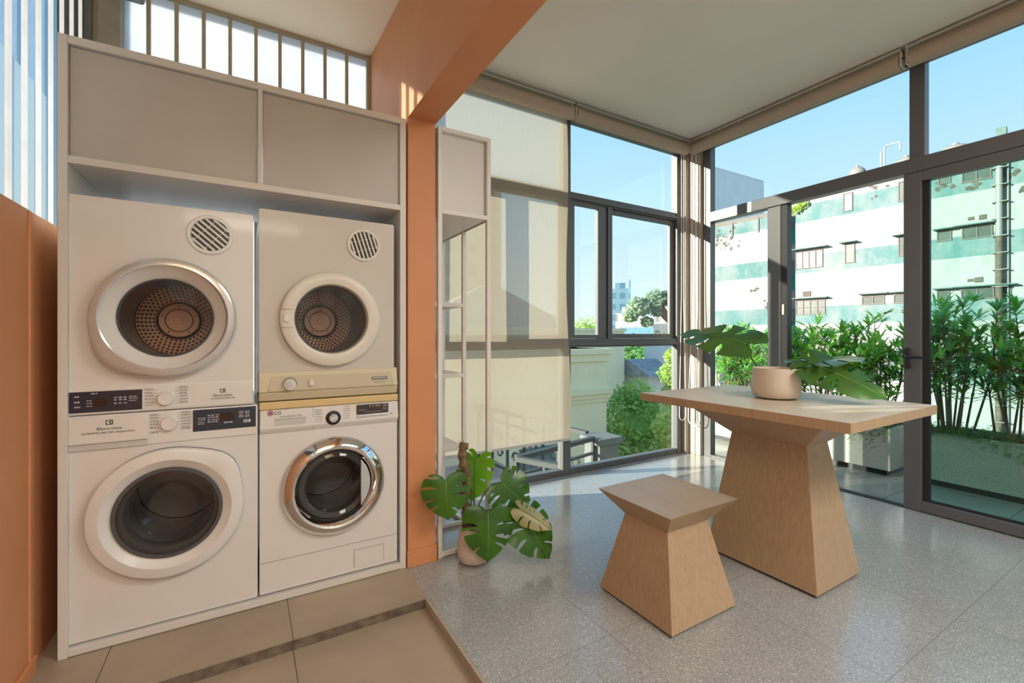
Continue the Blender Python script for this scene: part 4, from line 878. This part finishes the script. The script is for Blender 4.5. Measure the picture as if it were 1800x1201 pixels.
for y, h, l in ((1.36, 1.12, 'shrub just right of the door handle, behind the glass leaf'), (.98, .98, 'shrub in the middle of the glazed door leaf'), (.62, 1.02, 'shrub at the right edge of the photo behind the door leaf'),
                (.22, 1.0, 'shrub in the right planter just beyond the picture edge')):
    bush(l, 5.07, y, .392, h, .52, 17, 20+k, [M['oleander2'], M['oleander']]); k += 1

def crown(name, label, blobs, n, leaf_s, m, seed, trunk=None, cat='tree', group='trees in the town'):
    rnd = random.Random(seed); c0 = blobs[0][0]; base = trunk[0] if trunk else (c0[0], c0[1], c0[2]-blobs[0][1])
    t = thing(name, label, cat, base, group); b = MB(); tot = sum(r*r for c, r in blobs)
    for c, r in blobs:
        c = Vector(c); seg = 10; v = []; f = []
        for j in range(7):
            for k in range(seg):
                th = PI*(j+.01)/6.02; ph = 2*PI*k/seg; q = r*.66*rnd.uniform(.75, 1.0)*(.72 if name == 'rain_tree' else 1); v.append(c+Vector((math.sin(th)*math.cos(ph)*q, math.sin(th)*math.sin(ph)*q, math.cos(th)*q*.8)))
        for j in range(6):
            for k in range(seg): f.append((j*seg+k, (j+1)*seg+k, (j+1)*seg+(k+1) % seg, j*seg+(k+1) % seg))
        b.raw(v, f)
        for k in range(int(n*r*r/tot)):
            d = Vector((rnd.gauss(0, 1), rnd.gauss(0, 1), rnd.gauss(0, 1))).normalized(); rr = r*rnd.uniform(.72, 1.08)*(1+.12*math.sin(d.x*7+seed)*math.cos(d.z*6))
            p = c+Vector((d.x*rr, d.y*rr, d.z*rr*.82)); a = Vector((rnd.gauss(0, 1), rnd.gauss(0, 1), rnd.gauss(0, 1))).normalized(); e = a.orthogonal().normalized(); s_ = leaf_s*rnd.uniform(.6, 1.4)
            b.raw([p-a*s_, p+e*s_*.6, p+a*s_, p-e*s_*.6], [(0, 1, 2, 3)])
    b.build('foliage', m, t)
    if trunk:
        q = MB()
        for k in range(len(trunk)-1): q.tube([trunk[k], trunk[k+1]], [.3*(trunk[k+1][2]-trunk[0][2]) ** 0*trunk_r, trunk_r*.7], seg=7)
        q.build('trunk', M['bark'], t)
    return t
# ================================================================== BUILDING ACROSS (facade frame: u along the wall, n out of it, z up)
O0 = Vector((31.28, 9.27, 0)); TU = Vector((.1074, -.9942, 0)); TN = Vector((-.9942, -.1074, 0))
def F(u, n, z): return O0+TU*u+TN*n+Vector((0, 0, z))
def fbox(b, u0, u1, n0, n1, z0, z1, m=0): return b.hexa([F(u0, n0, z0), F(u1, n0, z0), F(u1, n1, z0), F(u0, n1, z0)], [F(u0, n0, z1), F(u1, n0, z1), F(u1, n1, z1), F(u0, n1, z1)], m)
t = thing('apartment_building', 'long white building with faded teal bands across the gap, beyond the balcony', 'building', tuple(F(0, 0, -12)))
b = MB(); fbox(b, -6.45, 16, -9, 0, -12, 10.45); b.build('facade', M['facade'], t)
b = MB(); fbox(b, -14, -7.3, -9, .0, -12, 9.2); fbox(b, -7.3, -6.45, -9, -1.4, -12, 9.9); b.build('left_wing', M['facade'], t)
for z in (7.36, 4.22, .95): b = MB(); fbox(b, -6.47, -6.44, -1.4, -.02, z, z+1.1); fbox(b, -7.3, -6.45, -1.39, -1.36, z, z+1.1); b.build('teal_recess_band', M['teal'], t)
def fwin(u0, u1, z0, z1, n=1, rows=1):
    b = MB(); fr = .045; fbox(b, u0-fr, u1+fr, .005, .05, z0-fr, z0); fbox(b, u0-fr, u1+fr, .005, .05, z1, z1+fr)
    for k in range(n+1): uu = u0+(u1-u0)*k/n; fbox(b, uu-fr/2, uu+fr/2, .005, .05, z0, z1)
    for k in range(1, rows): zz = z0+(z1-z0)*k/rows; fbox(b, u0, u1, .005, .045, zz-.02, zz+.02)
    o = b.build('window', M['farframe'], t); b = MB(); fbox(b, u0, u1, .002, .012, z0, z1); b.build('pane', M['farpane'], o)
for a in ((-6.72+.3, -4.94, 5.49, 6.50, 4), (-3.75, -3.30, 5.55, 6.60, 1), (-1.27, -.85, 5.60, 6.61, 1), (.31, .83, 6.15, 6.62, 1), (1.25, 2.29, 6.10, 6.62, 2),
          (-6.40, -4.81, 2.55, 3.38, 4, 2), (-2.92, -1.92, 3.02, 3.42, 2), (-1.47, -.6, 3.02, 3.42, 2), (.31, .75, 3.06, 3.48, 1), (1.21, 2.9, 3.05, 3.50, 3),
          (-3.84, -3.41, 8.65, 9.65, 1), (-1.27, -.9, 8.65, 9.65, 1), (.36, .79, 9.15, 9.6, 1), (1.25, 2.25, 8.98, 9.6, 2), (1.25, 2.9, -.25, .25, 3), (-2.9, -1.2, -.25, .25, 3), (4.6, 6.2, 6.1, 6.62, 3), (4.6, 6.2, 3.05, 3.5, 3)): fwin(*a)
for u0, u1, z in ((-7.15, -4.60, 6.66), (-3.98, -3.14, 6.70), (-1.5, -.6, 6.70), (.18, .96, 6.70), (1.0, 2.42, 6.72), (-7.1, -4.60, 3.52), (-3.05, -1.69, 3.56), (-1.6, -.4, 3.56), (.18, .96, 3.60), (1.0, 3.1, 3.62), (4.4, 6.4, 6.7), (1.0, 3.1, .34), (-3.1, -1.0, .34)):
    b = MB(); fbox(b, u0, u1, 0, .38, z, z+.06); b.build('window_hood', M['tealtrim'], t)
for u, z, w_, h in ((1.56, 7.08, .22, .16), (1.54, 3.97, .22, .14), (1.97, 7.07, .26, .24), (1.83, 3.97, .3, .26), (-5.8, 3.83, .46, .34)):
    b = MB(); fbox(b, u-w_/2, u+w_/2, .002, .03, z-h/2, z+h/2); b.build('vent_opening', M['dark'], t)
b = MB(); rnd = random.Random(5)
for cu, cz, n, s_ in ((-11.4, 8.3, 26, .8), (-10.7, 7.6, 14, .5), (-9.0, 4.35, 8, .22), (-8.2, 3.2, 10, .3), (-7.9, 3.6, 6, .22), (.6, 9.0, 14, .35), (1.7, 8.75, 12, .3), (3.4, 8.0, 16, .32), (2.9, 8.9, 10, .3), (-2.8, 9.9, 16, .9), (-.4, 9.7, 8, .3)):
    for q in range(n):
        u = cu+rnd.gauss(0, s_*.6); z = cz+rnd.gauss(0, s_*.45); r = rnd.uniform(.03, .14); k_ = rnd.randint(5, 8)
        if -7.35 < u < -6.4: continue
        b.raw([F(u+r*rnd.uniform(.5, 1.2)*math.cos(2*PI*i/k_), .012+.002*rnd.random(), z+r*rnd.uniform(.5, 1.2)*math.sin(2*PI*i/k_)) for i in range(k_)], [tuple(range(k_))])
b.build('peeling_patch', M['patch'], t)
b = MB(); p = [F(2.54, .18, z) for z in (6.05, 10.0)]; b.tube(p, .13, seg=14); b.tube([F(2.83, .1, -6), F(2.83, .1, 10)], .03, seg=6)
for z in np.arange(-3, 10, .82): b.beam(F(2.3, .16, z), F(2.85, .16, z), .34, ht=.03)
dp = b.build('drain_pipe', M['pipe_w'], t, smooth=True); b = MB(); b.tube([F(2.54, .18, -8), F(2.54, .18, 6.05)], .135, seg=14); b.build('rusty_section', M['pipe_r'], dp, smooth=True)
b = MB(); b.hexa([F(-3.6, -2.2, 10.4), F(7, -2.2, 10.4), F(7, -8, 10.4), F(-3.6, -8, 10.4)], [F(-3.6, -2.2, 11.35), F(7, -2.2, 11.35), F(7, -8, 12.9), F(-3.6, -8, 12.9)]); 
for k in range(60): u = -3.5+k*.175; b.beam(F(u, -2.2, 11.38), F(u, -8, 12.93), .05)
b.build('sheet_roof', M['roofing'], t)
b = MB(); fbox(b, 2.4, 2.75, -.5, -.1, 10.45, 11.35); b.build('teal_corner_block', M['tealtrim'], t)
for u in (-12.5, -10.6, -8.8, -7.6): b = MB(); fbox(b, u, u+.08, .0, .07, 8.3, 9.35); b.build('parapet_fin', M['farframe'], t)
b = MB(); fbox(b, -13, -7.3, -.6, -.2, 9.2, 9.55); b.build('parapet', M['farframe'], t)
for i, (u, z, r, lb) in enumerate(((-3.3, 10.45, .42, 'pale rooftop water tank, leftmost of three above the transom'), (-1.15, 10.45, .55, 'pale rooftop water tank beside the bent pipe'), (.85, 10.45, .70, 'largest pale rooftop water tank, right of the upper mullion'))):
    c = F(u, -.9 if i else -.5, z+.01); b = MB(); b.lathe([(r, 0), (r, .45), (r*.94, .56), (r*.6, .72), (r*.25, .78), (r*.24, .86), (0, .88)], tuple(c), 'z', 28); tag(b.build('water_tank', M['tank'], smooth=True, base=tuple(c)), lb, 'water tank', 'rooftop water tanks')
b = MB(); b.tube([F(-1.95, -.2, 10.4), F(-1.95, -.2, 11.85), F(-1.85, -.2, 11.98), F(-1.35, -.2, 11.98), F(-1.25, -.2, 11.9), F(-1.25, -.2, 11.5)], .045, seg=8); b.tube([F(-2.1, -.2, 10.4), F(-2.1, -.2, 11.7)], .05, seg=8)
tag(b.build('roof_pipe', M['roofgrey'], smooth=True, base=tuple(F(-1.9, -.2, 10.4))), 'bent grey vent pipe on the roof across the gap', 'pipe')
crown('wall_plant', 'scraggly plant growing out of the recess between the two building wings', [(tuple(F(-6.5, .0, 9.35)), .42), (tuple(F(-6.0, .1, 9.55)), .34), (tuple(F(-7.0, .0, 9.1)), .32)], 420, .075, M['tree1'], 77, cat='plant', group=None)
# pale block further off, seen in the upper side window
b = MB(); b.hexa([(48.8, 36.2, -12), (69.4, 40.3, -12), (79.3, 46.0, -12), (58.2, 43.2, -12)], [(48.8, 36.2, 22.7), (69.4, 40.3, 25.3), (79.3, 46.0, 25.3), (58.2, 43.2, 22.7)])
tag(b.build('distant_building', M['whitewall'], base=(60, 40, -12)), 'plain pale building block rising behind the left end of the banded building', 'building')

# ================================================================== TREES AND TOWN THROUGH THE WINDOW WALL
trunk_r = .25
crown('tree', 'bright yellow-green tree close below the window, filling its lower pane', [((8.9, 8.7, -1.2), 1.0), ((8.1, 8.8, -2.0), 1.0), ((9.6, 8.6, -1.6), .95), ((8.8, 8.4, -2.6), 1.1), ((9.9, 8.2, -2.5), 1.0), ((9.1, 8.8, -.55), .6), ((10.4, 8.9, -1.5), .8)], 22000, .05, M['tree1'], 1)
crown('tree', 'dark slender conical tree behind the bright tree', [((15.6, 15.3, -1.6), .68), ((15.6, 15.3, -.65), .46), ((15.6, 15.3, .1), .25), ((15.6, 15.3, -2.7), .85)], 2500, .08, M['tree2'], 2)
crown('tree', 'mid-green tree mass left of the conical tree', [((17.3, 19.0, -1.6), 1.2), ((16.6, 19.3, -2.6), 1.2), ((18.2, 18.4, -2.8), 1.2)], 3500, .10, M['tree2'], 3)
crown('tree', 'mid-green tree mass right of the conical tree', [((21.6, 18.9, -1.9), 1.2), ((23.1, 18.9, -1.6), 1.2), ((22.1, 18.3, -3.0), 1.4)], 3500, .10, M['tree2'], 4)
crown('tree', 'tree between the cone and the palm, by the right frame', [((16.3, 13.5, -1.0), .85), ((16.0, 13.2, -2.2), 1.1)], 2500, .08, M['tree1'], 6)
crown('tree', 'yellow-green palm-like tree at the right edge of the window pane', [((7.05, 5.85, .45), .26), ((7.15, 5.88, .0), .30), ((7.1, 5.9, -.6), .36), ((7.0, 5.8, .8), .16)], 3000, .045, M['tree1'], 5)
for i, (x, y, z, r, l) in enumerate(((53.3, 55.6, -.2, 2.6, 'green tree below the glass tower'), (35.3, 34.9, -.3, 1.9, 'green tree under the blue roof'), (29.3, 26.8, .0, 1.6, 'green tree right of the blue roof'), (24.9, 21.3, .2, 1.25, 'green tree by the window frame, right of the blue roof'), (46.8, 44.4, -.2, 2.4, 'dark tree below the white mid-rise'))):
    crown('tree', l, [((x, y, z), r), ((x+r*.8, y-r*.7, z-.5), r*.8), ((x-r*.8, y+r*.7, z-.6), r*.8)], 2600, .05*r+.04, M['tree2'], 30+i)
crown('tree', 'small round green tree above the cream parapet, in the left sash', [((38.0, 45.4, 1.7), 2.2), ((40.0, 44.2, .8), 1.5), ((36.5, 46.6, .6), 1.5)], 2200, .14, M['tree1'], 50)
trunk_r = .7
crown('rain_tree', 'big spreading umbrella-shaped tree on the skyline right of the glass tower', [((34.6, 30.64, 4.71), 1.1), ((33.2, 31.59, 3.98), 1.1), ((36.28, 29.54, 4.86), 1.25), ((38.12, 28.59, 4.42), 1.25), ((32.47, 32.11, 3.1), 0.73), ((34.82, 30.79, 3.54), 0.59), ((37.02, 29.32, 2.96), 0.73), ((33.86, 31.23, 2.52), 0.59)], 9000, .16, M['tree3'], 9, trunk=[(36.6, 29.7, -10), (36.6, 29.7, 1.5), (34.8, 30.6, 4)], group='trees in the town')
def block(name, label, cx_, cy_, wx, wy, z0, z1, m, ang=0, cat='building', extra=None):
    b = MB(); c, s_ = math.cos(ang), math.sin(ang)
    def q(x, y, z): return (cx_+c*x-s_*y, cy_+s_*x+c*y, z)
    b.hexa([q(-wx, -wy, z0), q(wx, -wy, z0), q(wx, wy, z0), q(-wx, wy, z0)], [q(-wx, -wy, z1), q(wx, -wy, z1), q(wx, wy, z1), q(-wx, wy, z1)])
    if extra: extra(b, q)
    return tag(b.build(name, m, base=(cx_, cy_, z0)), label, cat)
block('office_tower', 'blue glass office tower on the skyline', 107.5, 111, 3.0, 3.2, -12, 16.6, M['tower'], -.78, extra=lambda b, q: (b.raw([q(x, y, z) for z in (16.6, 18.6) for x, y in ((-1.4, -1.6), (1.8, -1.6), (1.8, 1.6), (-1.4, 1.6))], [(3, 2, 1, 0), (4, 5, 6, 7), (0, 1, 5, 4), (1, 2, 6, 5), (2, 3, 7, 6), (3, 0, 4, 7)]), b.tube([q(3.2, -3.3, 0), q(3.2, -3.3, 19.5)], .25, seg=5)))
block('mid_rise', 'white mid-rise building in front of the glass tower', 66, 66.6, 1.9, 2.0, -12, 5.6, M['midrise'], -.78, extra=lambda b, q: b.tube([q(0, 0, 5.6), q(0, 0, 6.9)], .6, seg=8))
block('low_apartment', 'pale low building behind the big spreading tree', 75, 67, 3.6, 1.6, -12, 5.2, M['midrise'], -.78)
block('blue_tower', 'small blue tower at the left edge of the sash', 74.2, 96.4, 1.7, 1.7, -12, 7.8, M['tower'], -.6)
block('blue_roof_shed', 'low shed with a bright blue roof between the trees', 41.8, 40.3, 2.0, .8, -2, 2.2, M['roofblue'], -.75)
# shingle-roofed white house
t = thing('white_house', 'white house with a grey shingle roof among the trees', 'house', (13.2, 11.6, -4))
b = MB(); b.box(12.3, 14.6, 11.3, 13.2, -4, -.25); b.box(13.3, 14.6, 11.0, 12.4, -4, .85); b.build('wall', M['whitewall'], t)
b = MB(); b.hexa([(12.0, 10.9, -.25), (13.3, 10.6, -.25), (13.3, 13.4, -.25), (12.0, 13.4, -.25)], [(12.0, 12.0, .30), (13.3, 11.8, .30), (13.3, 12.2, .30), (12.0, 12.2, .30)]); b.build('roof', M['roofgrey'], t)
b = MB(); b.box(13.5, 13.9, 10.97, 11.0, .15, .60); b.build('window', M['dark'], t)
b = MB(); b.hexa([(6.1, 5.9, -1.25), (7.5, 5.2, -1.25), (7.6, 6.4, -1.6), (6.3, 6.9, -1.6)], [(6.1, 5.9, -1.15), (7.5, 5.2, -1.15), (7.6, 6.4, -1.5), (6.3, 6.9, -1.5)]); 
for k in range(9): b.beam((6.1+k*.16, 5.9-k*.08, -1.12), (6.25+k*.16, 6.85-k*.07, -1.47), .06)
tag(b.build('tiled_roof', M['redtile'], base=(6.8, 6, -1.3)), 'slope of red roof tiles just below the bright tree', 'roof')

# neighbour's cream house with cornices
t = thing('neighbour_house', 'cream rendered neighbouring house with moulded cornices, behind the blind and left sash', 'house', (4.5, 8, -3))
b = MB(); b.box(-4, 6.41, 7.0, 11, -3, .92); b.build('wall', M['cream_wall'], t)
b = MB()
for z0, z1, o_ in ((.80, .92, .09), (.66, .80, .05), (.00, .13, .10), (-.09, .00, .06), (-.17, -.09, .03)): b.box(-4, 6.41+o_, 7.0-o_, 11, z0, z1)
b.build('cornice', M['cream_wall'], t, bevel=.01)
b = MB(); b.box(-6, 11.85, 12, 16, -3, 1.40); b.box(-6, 11.92, 11.95, 16, 1.34, 1.44); b.build('rear_parapet', M['cream_wall'], t)
b = MB(); b.raw([(4.2, 14.2, 1.4), (11.6, 14.2, 1.4), (7.9, 15, 3.2), (4.2, 15.9, 1.4), (11.6, 15.9, 1.4)], [(0, 1, 2), (0, 2, 3), (1, 4, 2), (3, 2, 4), (0, 3, 4, 1)]); b.build('roof', M['roofgrey'], t)
b = MB(); b.box(4.3, 5.2, 6.93, 7.0, -2.4, -.9); b.build('shutter', M['grey_wall'], t)
block('apartment_tower', 'tall tan apartment tower showing through the blind', 24.5, 56.5, 5.5, 3, -12, 19.5, M['apartment'], -.15, extra=lambda b, q: b.raw([q(x, y, z) for z in (19.5, 22) for x, y in ((0, -3), (5.5, -3), (5.5, 3), (0, 3))], [(3, 2, 1, 0), (4, 5, 6, 7), (0, 1, 5, 4), (1, 2, 6, 5), (2, 3, 7, 6), (3, 0, 4, 7)]))
# neighbour's balcony: slab, pillar, railings
b = MB(); b.box(-2, 3.75, 3.3, 7.0, -1.25, -1.0); tag(b.build('terrace_slab', M['pinktile'], base=(1, 5, -1.2)), "neighbour's terrace paved with pinkish tiles just below the window", 'terrace')
t = thing('terrace_pillar', "grey-blue square pillar at the corner of the neighbour's terrace railing", 'pillar', (3.68, 4.12, -1.0))
b = MB(); b.box(3.54, 3.84, 3.98, 4.26, -1.0, -.10); b.build('shaft', M['grey_wall'], t, bevel=.01)
b = MB(); b.box(3.50, 3.88, 3.94, 4.30, -.10, -.02); b.build('cap', M['grey_wall'], t, bevel=.01)
def railing(label, a, c):
    a = Vector(a); c = Vector(c); d = (c-a); L = d.length; d.normalize(); t = thing('railing', label, 'railing', (a.x, a.y, -1.0), "railings of the neighbour's terrace")
    for dz, wd_ in ((0, .06), (.17, .035), (.88, .035)): b = MB(); b.beam(a-Vector((0, 0, dz)), c-Vector((0, 0, dz)), wd_, ht=wd_*.8); b.build('rail', M['grey_rail'], t)
    n = max(2, int(L/.42))
    for k in range(n+1): b = MB(); p = a+d*L*k/n; b.beam(p, Vector((p.x, p.y, -1.0)), .035); b.build('baluster', M['grey_rail'], t)
    b = MB()
    for k in range(n):
        p = a+d*L*(k+.5)/n
        for s_ in (-1, 1):
            for zc_ in (-.42, -.66):
                b.tube([Vector((p.x, p.y, a.z+zc_))+d*s_*.10*(math.cos(q*PI/6))*(1-q/14)+Vector((0, 0, .12*math.sin(q*PI/6)*(1-q/14))) for q in range(11)], .010, seg=5)
    b.build('scrollwork', M['grey_rail'], t)
railing("grey iron railing running from the pillar along the terrace edge", (3.50, 4.05, -.02), (2.30, 3.78, -.02))
railing("grey iron railing running back from the pillar toward the cream house", (3.62, 4.30, -.02), (3.42, 6.9, -.02))
railing("grey iron railing coming toward the room, under the window mullion", (2.28, 3.76, -.02), (2.55, 3.18, -.02))
b = MB(); b.box(-200, 400, -200, 400, -12.2, -12); struct(b.build('ground', M['ground']), 'ground of the town below')
# glazing bar and strip of roof outside the left sheeting
b = MB(); b.hexa([(-1.6, -1, 1.2), (-.95, -1, 1.2), (-.95, 2.2, 1.2), (-1.6, 2.2, 1.2)], [(-1.6, -1, 3.0), (-.95, -1, 3.0), (-.95, 2.2, 1.9), (-1.6, 2.2, 1.9)])
tag(b.build('lean_to_roof', mat('dim_green_grey', (.22, .25, .22), .8), base=(-1.2, 0, 1.2)), 'grey-green sloping shed seen dimly through the corrugated sheeting', 'roof')
